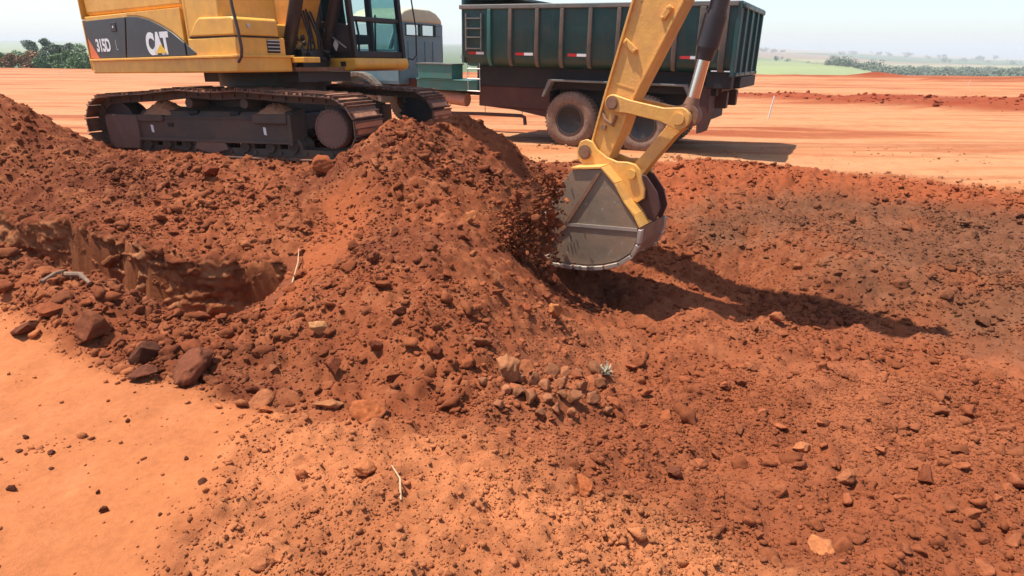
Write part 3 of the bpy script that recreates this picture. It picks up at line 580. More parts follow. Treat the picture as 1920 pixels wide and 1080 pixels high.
for sgn in (-1, 1):
    yc = sgn*.995; make_track(yc); yo = yc+sgn*.15; yi = yc-sgn*.14
    def Y2(a, b): return (min(a, b), max(a, b))
    fr = B(); y0, y1 = Y2(yo, yi)
    # sloped-top beam (section in YZ)
    sec = [(yo, .185), (yo, .44), (yo-sgn*.07, .52), (yi, .56), (yi, .185)]
    if sgn > 0: sec = sec[::-1]
    fr.prismx(sec, -1.23, 1.0)
    fr.box(-1.23, 1.0, *Y2(yo+sgn*.035, yo-sgn*.02), .165, .20)
    fr.box(-1.23, .98, *Y2(yo+sgn*.012, yo-sgn*.02), .432, .452)
    fr.box(.98, 1.03, *Y2(yo+sgn*.04, yo-sgn*.2), .15, .50)
    fr.box(.52, .98, *Y2(yo+sgn*.055, yo-sgn*.02), .40, .50); fr.box(-1.22, -.83, *Y2(yo+sgn*.03, yo-sgn*.02), .40, .475)
    frame = fr.build('track_frame', 'frame_steel', ex, bevel=.006)
    if sgn < 0:
        g = B(); g.box(-.78, -.70, *Y2(yo-.012, yo+.02), .335, .385); g.build('slot', 'under', frame)
        for x in (-.45, .15):
            g = B(); g.cyl((x, yo+.045, .492), (x+.12, yo+.052, .508), .03, .03, 12); g.build('oil_hole', 'under', frame)
        for x in (-1.05, .62):
            g = B(); g.prism([(x, .27), (x+.035, .262), (x+.03, .35), (x-.005, .355)], yo-.006, yo+.02); g.build('sticker', 'white', frame)
    g = B(); g.prism([(-1.74, .055), (-1.27, .06), (-1.235, .2), (-1.235, .47), (-1.72, .475), (-1.76, .44)], *Y2(yo+sgn*.03, yo-sgn*.3)); g.build('idler_guard', 'guard', frame, bevel=.012)
    g = B(); g.lathe([(.05, -.12), (.27, -.12), (.29, -.05), (.29, .05), (.27, .12), (.05, .12)], (-1.585, yc, .355)); g.build('idler', 'black', frame, smooth=True)
    g = B(); n = 23; prof = []
    for i in range(n*4):
        rr_ = .315 if i % 4 in (0, 1) else .275; a = 2*math.pi*i/(n*4); prof.append((1.585+rr_*math.cos(a), .355+rr_*math.sin(a)))
    g.prism(prof, yc-.03, yc+.03); g.build('drive_sprocket', 'black', frame)
    g = B(); g.lathe([(.215, 0), (.215, -.10), (.205, -.115), (.0, -.118)], (1.585, 0, .355), 48); 
    if sgn > 0: g.v = [(x, -y, z) for x, y, z in g.v]
    g.v = [(x, y+yo-sgn*.03, z) for x, y, z in g.v]
    for i in range(24):
        a = 2*math.pi*i/24; x, z = 1.585+.192*math.cos(a), .355+.192*math.sin(a); g.cyl((x, yo+sgn*.07, z), (x, yo+sgn*.098, z), .0125, n=6)
    g.build('final_drive_cover', 'guard', frame, smooth=True)
    for x in (-1.14, -.84, -.54, -.12, .33, .69, 1.0):
        g = B(); g.lathe([(.03, -.17), (.06, -.17), (.065, -.12), (.1, -.11), (.1, -.07), (.08, -.06), (.08, .06), (.1, .07), (.1, .12), (.03, .13)], (x, yc, .125), 20); g.box(x-.045, x+.045, *Y2(yo+sgn*.02, yo-sgn*.03), .09, .17); g.build('track_roller', 'frame_steel', frame, smooth=True)
    g = B(); g.prism([(-.36, .17), (.06, .17), (.1, .09), (-.14, .03), (-.4, .09)], *Y2(yo+sgn*.03, yo+sgn*.0)); g.build('chain_guide', 'guard', frame, bevel=.004)
    for x in (-.42, .38):
        g = B(); g.lathe([(.02, -.14), (.055, -.14), (.06, -.1), (.06, .1), (.055, .12), (.02, .12)], (x, yc, .615), 20); g.box(x-.05, x+.05, *Y2(yi, yi+sgn*.08), .5, .66); g.build('carrier_roller', 'frame_steel', frame, smooth=True)
    # earth lying on the frame
    for (xa, xb, hh) in ((-1.2, -.72, .13), (.45, .95, .10)):
        r = np.random.default_rng(int(40+sgn+xa*10)); v = []; f = []; nx, ny = 22, 9
        for i in range(nx+1):
            for j in range(ny+1):
                a = i/nx; b = j/ny; zz = hh*math.sin(math.pi*a)**.8*math.sin(math.pi*b)**.6*(.8+.5*r.uniform()); v.append((xa+(xb-xa)*a, yo-sgn*.02+(yi-yo)*b*.95, .47+.05*b+zz))
        for i in range(nx):
            for j in range(ny): a = i*(ny+1)+j; f.append((a, a+1, a+ny+2, a+ny+1))
        g = B(); g.add(v, f); g.build('soil_on_frame', 'mud', frame, smooth=True)
g = B(); g.box(-.75, .75, -.85, .85, .36, .66); g.box(-1.0, -.5, -.86, .86, .3, .5); g.box(.5, 1.0, -.86, .86, .3, .5); g.build('car_body', 'black', ex, bevel=.02)
g = B(); g.cyl((0, 0, .64), (0, 0, .80), .62, n=48); g.cyl((0, 0, .795), (0, 0, .957), .70, n=48); g.box(-.95, .95, -.42, .42, .84, .956); g.build('turntable', 'black', ex, HX, smooth=True)
# --- upper deck with yellow skirts
def hp(mb, name, mat, par=ex, **k): return mb.build(name, mat, par, HX, **k)
g = B()
g.prismz([(-2.17, -1.235), (.96, -1.235), (.99, -1.2), (.99, -.52), (.7, -.52), (.7, .2), (-2.17, .2)], .958, 1.128)
g.box(-2.17, .7, .2, 1.22, .958, 1.128)
deck = hp(g, 'upper_deck', 'yellow', bevel=.018)
g = B(); g.box(-2.15, 1.0, -1.262, -1.23, 1.112, 1.140); g.box(.96, 1.012, -1.262, -.50, 1.112, 1.140); hp(g, 'deck_lip', 'yellow', deck, bevel=.006)
g = B(); g.box(.985, 1.2, -.52, -.28, 1.06, 1.12); hp(g, 'step_plate', 'yellow', deck, bevel=.006)
g = B(); g.box(.70, 1.02, -.5, .26, .962, 1.01); hp(g, 'centre_plate', 'rust', deck)
# counterweight: plan arc
pl = []
for a in range(-31, 32, 4):
    pl.append((-2.46*math.cos(R_(a))+.0, 2.46*math.sin(R_(a))))
pl = [(-2.175, -1.20)]+[p for p in pl if abs(p[1]) < 1.2]+[(-2.175, 1.2)]
pl = [(-2.175, -1.235), (-2.2, -1.235)]+[(x, y) for x, y in pl[1:-1]]+[(-2.2, 1.235), (-2.175, 1.235)]
g = B(); g.prismz(pl[::-1], 1.0, 1.62); g.prismz([(x*1.0+.0, y) for x, y in pl][::-1], 1.628, 2.0); cw = hp(g, 'counterweight', 'yellow', bevel=.03, seg=3)
# engine housing
g = B(); g.box(-2.165, .03, -1.215, 1.215, 1.128, 1.66); hp(g, 'engine_housing', 'yellow', bevel=.01)
g = B(); g.box(-2.168, .05, -1.19, 1.19, 1.665, 2.08); hp(g, 'engine_hood', 'yellow', bevel=.05, seg=4)
PX = [(-2.15, 1.135), (.14, 1.148), (.215, 1.175), (.06, 1.275), (-.19, 1.405), (-.39, 1.485), (-.62, 1.56), (-.86, 1.605), (-1.1, 1.622), (-2.17, 1.615)]
def cut(poly, xa, xb):        # clip polygon between two x
    def clip(P, c, keep):
        o = []
        for i in range(len(P)):
            a, b = P[i], P[(i+1) % len(P)]
            ia, ib = keep(a[0], c), keep(b[0], c)
            if ia: o.append(a)
            if ia != ib: t = (c-a[0])/(b[0]-a[0]); o.append((c, a[1]+t*(b[1]-a[1])))
        return o
    return clip(clip(poly, xa, lambda x, c: x >= c), xb, lambda x, c: x <= c)
PZ = [(-2.15, 1.135), (-1.26, 1.135), (-1.12, 1.615), (-2.17, 1.615)]
g = B(); g.prism([(-2.148, 1.145), (-1.285, 1.142), (-1.135, 1.612), (-2.165, 1.606)], -1.232, -1.20); d1 = hp(g, 'rear_side_door', 'charcoal', bevel=.006)
P2 = [(-1.255, 1.142), (.03, 1.145), (.03, 1.285), (-.19, 1.405), (-.39, 1.485), (-.62, 1.558), (-.86, 1.600), (-1.107, 1.615)]
g = B(); g.prism(P2, -1.232, -1.20); d2 = hp(g, 'front_side_door', 'charcoal', bevel=.006)
g = B(); g.prism([(.052, 1.147), (.215, 1.15), (.228, 1.172), (.052, 1.276)], -1.228, -1.20); hp(g, 'charcoal_corner_panel', 'charcoal', bevel=.003)
g = B(); g.prism([(-1.107, 1.632), (-.86, 1.618), (-.62, 1.576), (-.39, 1.503), (-.19, 1.423), (.03, 1.302), (.03, 1.66), (-1.11, 1.66)], -1.226, -1.20); hp(g, 'side_panel', 'yellow', bevel=.004)
g = B(); g.box(-1.505, -1.375, -1.240, -1.225, 1.455, 1.565); lt = hp(g, 'door_latch', 'black', d1, bevel=.008)
g = B(); g.cyl((-1.44, -1.243, 1.51), (-1.44, -1.238, 1.51), .014, n=10); hp(g, 'latch_pin', 'white', d1)
g = B(); g.prism([(-2.145, 1.150), (-1.93, 1.146), (-2.13, 1.40)], -1.2345, -1.2325); hp(g, 'orange_stripe', 'orange_stripe', d1)
def side_text(name, s, mat, par, x, z, size, sx, off, y=-1.234, sl=0.):
    Xt = HX @ Matrix.Translation((x, y, z)) @ Matrix.Rotation(math.pi/2, 4, 'X') @ Matrix(((1, sl, 0, 0), (0, 1, 0, 0), (0, 0, 1, 0), (0, 0, 0, 1)))
    return text(name, s, mat, par, Xt, size, sx, off, .0012)
side_text('model_number', '315D', 'white', d1, -1.95, 1.232, 0.21, .80, .0065, sl=-.04)
side_text('model_letter', 'L', 'alloy', d1, -1.47, 1.235, .19, .55, -.004)
side_text('maker_name', 'CAT', 'white', d2, -.75, 1.185, .315, .80, .019, sl=-.03)
g = B(); g.prism([(-.575, 1.183), (-.335, 1.185), (-.455, 1.285)], -1.2385, -1.2355); hp(g, 'triangle_mark', 'cat_yellow', d2)
# fuel tank and storage box
g = B(); g.prism([(.07, 1.30), (.07, 1.98), (.62, 1.98), (.74, 1.86), (.74, 1.5), (.3, 1.3)], -1.205, -.45); hp(g, 'fuel_tank', 'yellow', bevel=.04, seg=4)
g = B(); g.box(.07, .12, -1.21, -.45, 1.13, 1.9); g.prism([(.10, 1.13), (.97, 1.13), (.975, 1.325), (.10, 1.325)], -1.222, -.58); sb = hp(g, 'storage_box', 'yellow', bevel=.012)
lid = [(.13, 1.345), (.985, 1.335), (.985, 1.50), (.95, 1.525), (.37, 1.54), (.28, 1.49)]
g = B(); g.prism(lid, -1.228, -.66); hp(g, 'box_lid', 'yellow', sb, bevel=.02, seg=3)
g = B(); g.prism([(.13, 1.33), (.98, 1.322), (.98, 1.338), (.13, 1.348)], -1.215, -.66); hp(g, 'lid_gap', 'under', sb)
g = B(); g.box(.955, .98, -.83, -.66, 1.165, 1.305); v_ = hp(g, 'vent', 'under', sb)
for z in (1.185, 1.222, 1.259, 1.29):
    g = B(); g.box(.972, .992, -.83, -.66, z, z+.012); hp(g, 'vent_slat', 'alloy', sb)
g = B(); g.cyl((.98, -1.05, 1.44), (.998, -1.05, 1.44), .02, n=14); hp(g, 'lock', 'alloy', sb)
g = B(); g.tube([(1.0, -1.25, 2.25), (1.03, -1.26, 1.9), (1.06, -1.27, 1.62), (1.12, -1.28, 1.38), (1.14, -1.28, 1.2), (1.11, -1.275, 1.12), (1.04, -1.262, 1.075), (1.0, -1.24, 1.07)], .0165, 10); hp(g, 'handrail', 'frame_steel', smooth=True)
g = B(); g.box(.1, .62, -.43, .22, 1.13, 1.5); hp(g, 'valve_cover', 'yellow', bevel=.02)
# boom foot brackets
g = B()
for y in (-.31, .25): g.prism([(.05, 1.1), (.72, 1.0), (.80, 1.08), (.72, 1.18), (.5, 1.5), (.42, 1.72), (.2, 1.72), (.05, 1.5)], y, y+.05)
hp(g, 'boom_bracket', 'rust', bevel=.008)
g = B()
for k in range(5):
    y = -.15+.06*k; z = 1.1+.03*(k % 3); g.tube([(.72+.02*(k % 4), y, z), (.84, y, z+.08), (.86-.03*(k % 3), y*.8, z+.25), (.74, y*.6, z+.5), (.56, y*.5, z+.75), (.46, y*.5, z+1.0)], .011+.003*(k % 2), 8)
hp(g, 'hydraulic_hoses', 'hose', smooth=True)
g = B(); r = np.random.default_rng(3)
for k in range(26):
    x, y, z = r.uniform(.72, .9), r.uniform(-.4, .22), r.uniform(1.02, 1.42); g.cyl((x, y, z), (x+r.uniform(-.03, .09), y+r.uniform(-.05, .05), z+r.uniform(-.02, .06)), r.uniform(.014, .03), n=8)
g.box(.7, .84, -.24, .16, 1.01, 1.22); hp(g, 'valve_block', 'black', bevel=.02)
# cab
cb = B(); cb.prism([(.0, .962), (1.14, .962), (1.22, .99), (1.24, 1.04), (1.22, 1.118), (.0, 1.118)], .262, 1.245); cabb = hp(cb, 'cab', 'yellow', bevel=.025, seg=3)
g = B(); g.box(.97, 1.05, .248, .27, 1.02, 1.075); hp(g, 'marker_lamp', 'charcoal', cabb)
def post(mb, a, b, w, y0=.285, y1=.345):
    (x0, z0), (x1, z1) = a, b; mb.prism([(x0-w/2, z0), (x0+w/2, z0), (x1+w/2, z1), (x1-w/2, z1)], y0, y1)
for (ya, yb) in ((.285, .345), (1.17, 1.23)):
    g = B(); post(g, (.06, 1.122), (.02, 2.62), .09, ya, yb); post(g, (.60, 1.122), (.56, 2.62), .09, ya, yb); post(g, (1.165, 1.122), (1.06, 2.62), .075, ya, yb)
    g.prism([(.06, 1.122), (1.165, 1.122), (1.165, 1.20), (.06, 1.20)], ya+.003, yb-.003); g.prism([(.0, 2.55), (1.07, 2.55), (1.06, 2.66), (.0, 2.66)], ya+.003, yb-.003)
    hp(g, 'cab_frame', 'black', cabb, bevel=.012)
g = B(); g.prism([(.06, 1.2), (1.13, 1.2), (1.12, 1.50), (.70, 1.56), (.06, 1.56)], .292, .33); hp(g, 'side_panel', 'charcoal', cabb, bevel=.006)
g = B(); g.box(1.12, 1.18, .345, 1.17, 1.122, 1.2); hp(g, 'front_sill', 'black', cabb, bevel=.008)
g = B(); g.box(1.10, 1.15, .345, 1.17, 1.555, 1.61); hp(g, 'window_bar', 'black', cabb, bevel=.008)
g = B(); g.box(.02, .07, .345, 1.17, 1.122, 1.7); hp(g, 'rear_wall', 'black', cabb)
g = B(); g.prismz([(-.02, .26), (1.10, .26), (1.10, 1.25), (-.02, 1.25)], 2.66, 2.74); hp(g, 'cab_roof', 'black', cabb, bevel=.02)
g = B(); g.prism([(.66, 1.575), (1.10, 1.52), (1.03, 2.54), (.62, 2.54)], .302, .308); hp(g, 'side_window', 'glass', cabb)
g = B(); g.prism([(.10, 1.575), (.55, 1.575), (.52, 2.54), (.08, 2.54)], .302, .308); hp(g, 'rear_side_window', 'glass', cabb)
g = B(); g.prism([(.66, 1.215), (1.12, 1.215), (1.03, 2.54), (.62, 2.54)], 1.20, 1.206); hp(g, 'door_window', 'glass', cabb)
g = B(); g.add([(1.165, .35, 1.2), (1.165, 1.165, 1.2), (1.135, 1.165, 1.555), (1.135, .35, 1.555)], [(0, 1, 2, 3)]); hp(g, 'lower_windscreen', 'glass', cabb)
g = B(); g.add([(1.13, .35, 1.61), (1.13, 1.165, 1.61), (1.065, 1.165, 2.55), (1.065, .35, 2.55)], [(0, 1, 2, 3)]); hp(g, 'windscreen', 'glass', cabb)
g = B(); g.box(.35, .8, .5, .98, 1.3, 1.42); g.prism([(.3, 1.4), (.42, 1.4), (.35, 2.05), (.24, 2.05)], .52, .96); hp(g, 'operator_seat', 'seat', cabb, bevel=.03)
g = B(); g.box(.5, .9, .36, .45, 1.2, 1.6); hp(g, 'console', 'seat', cabb, bevel=.02)
g = B(); g.tube([(1.0, .55, 1.15), (1.02, .55, 1.4), (.98, .55, 1.62)], .014, 8); g.tube([(1.0, .85, 1.15), (1.04, .85, 1.65)], .012, 8); hp(g, 'control_lever', 'seat', cabb, smooth=True)
g = B(); g.prism([(.83, 1.275), (.875, 1.205), (.92, 1.275), (.875, 1.35)], .276, .286); hp(g, 'warning_sign', 'white', cabb)
g = B(); g.tube([(.80, .262, 1.40), (.9, .258, 1.34), (1.02, .262, 1.27), (1.06, .275, 1.24)], .009, 8); hp(g, 'grab_bar', 'alloy', cabb, smooth=True)
g = B(); g.tube([(1.21, 1.25, 1.115), (1.26, 1.30, 1.10), (1.29, 1.34, 1.16), (1.295, 1.35, 1.5), (1.25, 1.33, 1.9), (1.15, 1.30, 2.3)], .010, 8); hp(g, 'mirror_arm', 'hose', cabb, smooth=True)
g = B(); g.box(1.14, 1.17, 1.28, 1.46, 2.2, 2.45); hp(g, 'mirror', 'black', cabb, bevel=.01)
# --- arm, in its own vertical plane (x along the plane, z up)
def ap(mb, name, mat, par=ex, **k): return mb.build(name, mat, par, AX, **k)
def strip(mb, pts, w0, y0, y1):    # plate strip following points in XZ
    pass
boom_t = [(-.14, 1.70), (.35, 2.95), (.95, 4.15), (1.55, 4.85), (2.4, 5.15), (3.3, 4.92), (4.4, 4.15), (5.32, 3.42)]
boom_b = [(5.38, 3.15), (4.4, 3.75), (3.2, 4.40), (2.4, 4.50), (1.9, 4.25), (1.4, 3.6), (.75, 2.45), (.25, 1.42), (-.02, 1.38), (-.15, 1.5)]
g = B(); g.prism(boom_t+boom_b, -.17, .17); boom = ap(g, 'boom', 'yellow_arm', bevel=.01)
g = B()
for pa in (boom_t, boom_b[:-2]):
    for i in range(len(pa)-1):
        (x0, z0), (x1, z1) = pa[i], pa[i+1]; L = math.hypot(x1-x0, z1-z0); nx, nz = -(z1-z0)/L*.008, (x1-x0)/L*.008
        g.prism([(x0-nx, z0-nz), (x1-nx, z1-nz), (x1+nx, z1+nz), (x0+nx, z0+nz)], -.19, .19)
ap(g, 'boom_flange', 'yellow_arm', boom)
g = B()
for k in range(4): g.tube([(-.1+.02*k, -.06+.04*k, 1.78), (.52, -.06+.04*k, 3.12), (1.1, -.06+.04*k, 4.22), (1.75, -.06+.04*k, 4.88), (2.6, -.06+.04*k, 5.1), (3.6, -.06+.04*k, 4.8), (4.9, -.06+.04*k, 3.97)], .016, 8)
ap(g, 'boom_pipes', 'hose', boom, smooth=True)
for y in (-.30, .30):
    g = B(); a = Vector((.29, y, 1.06)); b = Vector((1.26, y, 3.38)); d = (b-a).normalized(); m = a+d*1.28
    g.cyl(a, m, .078, n=28); g.cyl(m-d*.1, m+d*.02, .092, n=28); g.cyl(a+d*.28-d*.01, a+d*.28+d*.015, .088, n=28); g.cyl((a.x, y-.05, a.z), (a.x, y+.05, a.z), .1, n=24); bc = ap(g, 'boom_cylinder', 'cyl', smooth=True)
    g = B(); g.cyl(m, b, .035, n=20); ap(g, 'rod', 'chrome', bc, smooth=True)
g = B(); g.cyl((1.26, -.36, 3.38), (1.26, .36, 3.38), .05, n=16); ap(g, 'boom_cylinder_pin', 'rust')
# stick cylinder above the boom
g = B(); a = Vector((2.3, 0, 5.42)); b = Vector((5.5, 0, 4.1)); d = (b-a).normalized(); m = a+d*1.9; g.cyl(a, m, .075, n=24); g.cyl((2.3, -.09, 5.42), (2.3, .09, 5.42), .09, n=20); g.prism([(2.1, 5.08), (2.55, 5.1), (2.36, 5.48), (2.24, 5.48)], -.08, .08); sc = ap(g, 'stick_cylinder', 'cyl', smooth=True)
g = B(); g.cyl(m, b, .035, n=20); ap(g, 'rod', 'chrome', sc, smooth=True)
# stick
sl_ = [(5.09, .56), (5.20, .95), (5.385, 1.55), (5.55, 2.25), (5.68, 2.6), (5.86, 3.18), (6.0, 3.24)]
sr_ = [(6.08, 2.9), (6.14, 2.55), (6.02, 2.1), (5.775, 1.53), (5.40, .84), (5.325, .62), (5.24, .44), (5.10, .38), (4.99, .44)]
g = MA(); g.prism(sl_+sr_, -.135, .135); stick = ap(g, 'stick', 'yellow_arm', bevel=.008)
g = MA()
for pa, w in ((sl_[:6], .165), (sr_[2:6], .165)):
    for i in range(len(pa)-1):
        (x0, z0), (x1, z1) = pa[i], pa[i+1]; L = math.hypot(x1-x0, z1-z0); nx, nz = -(z1-z0)/L*.009, (x1-x0)/L*.009
        g.prism([(x0-nx, z0-nz), (x1-nx, z1-nz), (x1+nx, z1+nz), (x0+nx, z0+nz)], -w, w)
ap(g, 'stick_flange', 'yellow_arm', stick, bevel=.003)
def bracket(x0, z0, x1, z1, w=.02, name='hose_bracket'):
    g = MA(); d = Vector((x1-x0, z1-z0)).normalized(); n = Vector((-d.y, d.x))*w
    g.prism([(x0-n.x, z0-n.y), (x1-n.x, z1-n.y), (x1+n.x, z1+n.y), (x0+n.x, z0+n.y)], -.175, -.13)
    for t in (.1, .9): g.cyl((x0+(x1-x0)*t, -.187, z0+(z1-z0)*t), (x0+(x1-x0)*t, -.17, z0+(z1-z0)*t), .013, n=8)
    return ap(g, name, 'yellow_arm', stick, bevel=.004)
bracket(5.335, 1.285, 5.43, 1.21); bracket(5.625, 1.42, 5.69, 1.50)
g = MA(); g.prism([(5.22, 1.0), (5.43, .955), (5.432, .967), (5.222, 1.012)], -.141, -.13); ap(g, 'weld_seam', 'yellow_arm', stick)
g = MA(); g.tube([(5.16, -.13, .8), (5.2, -.16, .74), (5.27, -.15, .70), (5.3, -.17, .77)], .014, 8); g.cyl((5.19, -.175, .68), (5.19, -.13, .68), .022, n=12); ap(g, 'grease_fitting', 'rust', stick, smooth=True)
g = MA(); g.cyl((5.84, -.3, 2.6), (5.84, .3, 2.6), .07, n=24); ap(g, 'boom_pin', 'rust', stick, smooth=True)
g = MA(); g.prism([(5.84, 2.72), (5.80, 2.5), (5.9, 2.52), (5.92, 2.65)], -.235, .235); ap(g, 'boom_nose', 'yellow_arm', boom)
# bucket cylinder
bt = TA(5.835, .80); TMAP = TM_CYL; c0 = TA(5.835, .80); c1 = TA(5.98, 1.53); c2 = TA(5.88, 1.17); TMAP = TM_ARM
b = Vector((bt[0]+.03, 0, bt[1])); d = -Vector((c1[0]-c0[0], 0, c1[1]-c0[1])).normalized(); L_ = 3.02; a = b-d*L_; rr_ = math.hypot(c2[0]-c0[0], c2[1]-c0[1]); ms = b-d*rr_
g = B(); g.cyl(a, ms-d*.1, .078, n=32); g.cyl(ms-d*.36, ms-d*.1, .098, n=32); g.cyl(ms-d*.39, ms-d*.36, .086, n=32); g.cyl(ms-d*.10, ms, .082, .072, n=32); g.cyl((a.x, -.07, a.z), (a.x, .07, a.z), .1, n=24)
g.prism([(5.4, 3.1), (5.42, 3.5), (a.x+.05, a.z+.1), (a.x+.06, a.z-.06)], -.07, .07); bkc = ap(g, 'bucket_cylinder', 'cyl', smooth=True)
g = B(); g.cyl(ms-d*.05, b-d*.07, .054, n=28); ap(g, 'rod', 'chrome', bkc, smooth=True)
g = B(); g.cyl((b.x, -.065, b.z), (b.x, .065, b.z), .105, n=28); g.cyl(b-d*.16, b-d*.05, .056, .08, n=20); ap(g, 'rod_eye', 'rust', bkc, smooth=True)
# links
def bone(mb, p, q, rp, rq, y0, y1, n=14, waist=.75):
    p = Vector(TA(*p)); q = Vector(TA(*q)); rp *= 1.14; rq *= 1.14; d = (q-p).normalized(); a0 = math.atan2(d.y, d.x); pts = []
    for i in range(n+1): a = a0+math.pi/2+math.pi*i/n; pts.append((p.x+rp*math.cos(a), p.y+rp*math.sin(a)))
    nn = Vector((-d.y, d.x)); m = (p+q)/2; rw = min(rp, rq)*waist
    for t in (.25, .5, .75): c = p+(q-p)*t; pts.append((c.x-nn.x*rw, c.y-nn.y*rw))
    for i in range(n+1): a = a0-math.pi/2+math.pi*i/n; pts.append((q.x+rq*math.cos(a), q.y+rq*math.sin(a)))
    for t in (.75, .5, .25): c = p+(q-p)*t; pts.append((c.x+nn.x*rw, c.y+nn.y*rw))
    mb.prism(pts, y0, y1, True)
Pp, Ee, Bp, L2 = (5.27, .86), (5.835, .785), (5.05, .49), (5.48, .37)
for y in (-.205, .155):
    g = MA(); bone(g, Pp, Ee, .066, .084, y, y+.05, waist=.78); lk = ap(g, 'idler_link', 'yellow_arm', bevel=.006)
g = MA(); g.cyl((Pp[0], -.225, Pp[1]), (Pp[0], .225, Pp[1]), .042, n=20); g.cyl((Pp[0], -.215, Pp[1]), (Pp[0], -.2, Pp[1]), .055, n=20); ap(g, 'idler_link_pin', 'rust', smooth=True)
g = MA(); g.cyl((Ee[0], -.235, Ee[1]), (Ee[0], .235, Ee[1]), .045, n=24); ap(g, 'rod_pin', 'yellow_arm', smooth=True)
g = MA(); g.cyl((Bp[0], -.24, Bp[1]), (Bp[0], .24, Bp[1]), .042, n=24); g.cyl((Bp[0], -.232, Bp[1]), (Bp[0], -.222, Bp[1]), .06, n=24); ap(g, 'bucket_pin', 'rust', smooth=True)
g = MA(); bone(g, Ee, L2, .075, .06, -.10, -.055, waist=.85); bone(g, Ee, L2, .075, .06, .055, .10, waist=.85); g.prism([(5.62, .60), (5.72, .70), (5.74, .68), (5.64, .56)], -.09, .09)
ap(g, 'bucket_link', 'yellow_arm', bevel=.005)
g = MA(); g.cyl((L2[0], -.24, L2[1]), (L2[0], .24, L2[1]), .038, n=24); ap(g, 'link_pin', 'yellow_arm', smooth=True)
# bucket
g = MA()
for y in (-.205, .16):       # pin ears
    e = [(4.975, .43), (4.965, .50), (4.995, .565), (5.05, .585), (5.11, .57), (5.15, .52), (5.24, .47), (5.34, .445), (5.43, .45), (5.50, .44), (5.545, .405), (5.565, .34), (5.60, .27), (5.60, .20), (5.54, .16), (5.30, .25), (5.12, .34)]
    g.prism(e, y, y+.045)
HB = .38
side = [(5.13, .38), (5.40, .425), (5.52, .33), (5.60, .22), (5.70, .13), (5.755, .06), (5.745, -.05), (5.70, -.14), (5.60, -.22), (5.47, -.275), (5.33, -.315), (5.19, -.335), (4.95, -.36), (4.905, -.25), (4.97, -.18), (4.905, -.05), (4.935, .1), (5.0, .22)]
bk = MA(); top = [side[0], side[1]]
bucket = ap(g, 'bucket', 'yellow_arm', bevel=.006); TMAP = TM_BKT
for s_ in (-1, 1):
    g = MA(); g.prism(side, s_*HB-.012, s_*HB+.012); ap(g, 'side_plate', 'bucket_grey', bucket, bevel=.003)
# wrapper (back + bottom), 14 mm plate following the outline from the top round to the lip
wp = [(5.13, .385), (5.40, .43), (5.525, .335), (5.61, .225), (5.71, .135), (5.765, .06), (5.755, -.055), (5.71, -.148), (5.605, -.23), (5.475, -.285), (5.33, -.325), (5.19, -.346), (4.96, -.372)]
def plate(mb, pts, th, y0, y1):
    for i in range(len(pts)-1):
        (x0, z0), (x1, z1) = pts[i], pts[i+1]; L = math.hypot(x1-x0, z1-z0); nx, nz = (z1-z0)/L*th, -(x1-x0)/L*th
        mb.prism([(x0, z0), (x1, z1), (x1-nx, z1-nz), (x0-nx, z0-nz)], y0, y1)
g = MA(); plate(g, wp[:6], .016, -HB-.035, HB+.035); ap(g, 'back_plate', 'yellow_arm', bucket, bevel=.003)
g = MA(); plate(g, wp[5:], .016, -HB-.03, HB+.03); ap(g, 'bottom_plate', 'rust', bucket, bevel=.003)
g = MA()
for i in range(5, 12):
    (x0, z0), (x1, z1) = wp[i], wp[i+1]; x0, z0, x1, z1 = x0+(x1-x0)*.06, z0+(z1-z0)*.06, x1-(x1-x0)*.06, z1-(z1-z0)*.06
    plate(g, [(x0, z0), (x1, z1)], .030, -HB-.06, -HB+.02)
ap(g, 'heel_shroud', 'bright_edge', bucket, bevel=.004)
g = MA()
for i in range(5, 12):
    (x0, z0), (x1, z1) = wp[i], wp[i+1]; x0, z0, x1, z1 = x0+(x1-x0)*.06, z0+(z1-z0)*.06, x1-(x1-x0)*.06, z1-(z1-z0)*.06
    plate(g, [(x0, z0), (x1, z1)], .030, HB-.02, HB+.06)
ap(g, 'heel_shroud', 'bright_edge', bucket, bevel=.004)
g = MA(); g.prism([(5.095, -.028), (5.745, .052), (5.752, .03), (5.10, -.052)], -HB-.024, -HB-.010); ap(g, 'wear_strip', 'bright_edge', bucket)
g = MA(); g.prism([(5.36, .39), (5.40, .40), (5.12, -.02), (5.08, -.03)], -HB-.030, -HB-.010); g.prism([(5.10, -.03), (5.11, -.06), (4.97, -.18), (4.955, -.15)], -HB-.028, -HB-.010); ap(g, 'stiffener_bar', 'rust', bucket)
g = MA(); g.prism([(5.72, .10), (5.60, .22), (5.52, .33), (5.60, .42), (5.72, .40), (5.82, .30), (5.86, .19), (5.82, .08)], .10, .13); g.prism([(5.72, .10), (5.60, .22), (5.52, .33), (5.60, .42), (5.72, .40), (5.82, .30), (5.86, .19), (5.82, .08)], -.13, -.10); ap(g, 'lifting_eye', 'chassis', bucket, bevel=.006)
g = MA(); g.prism([(4.88, .02), (4.95, -.02), (4.99, -.18), (4.95, -.22), (4.90, -.16)], -HB-.03, -HB+.0); ap(g, 'side_cutter', 'bright_edge', bucket, bevel=.006)
g = MA(); g.prism([(4.88, .02), (4.95, -.02), (4.99, -.18), (4.95, -.22), (4.90, -.16)], HB, HB+.03); ap(g, 'side_cutter', 'bright_edge', bucket, bevel=.006)
g = MA(); g.prism([(4.985, -.33), (4.985, -.375), (4.89, -.385), (4.88, -.36)], -HB-.03, HB+.03); ap(g, 'cutting_lip', 'rust', bucket)
for k in range(4):
    y = -.33+.22*k; g = MA(); g.prism([(4.95, -.31), (4.95, -.40), (4.78, -.405), (4.77, -.395)], y-.045, y+.045); ap(g, 'tooth', 'bright_edge', bucket, bevel=.004)

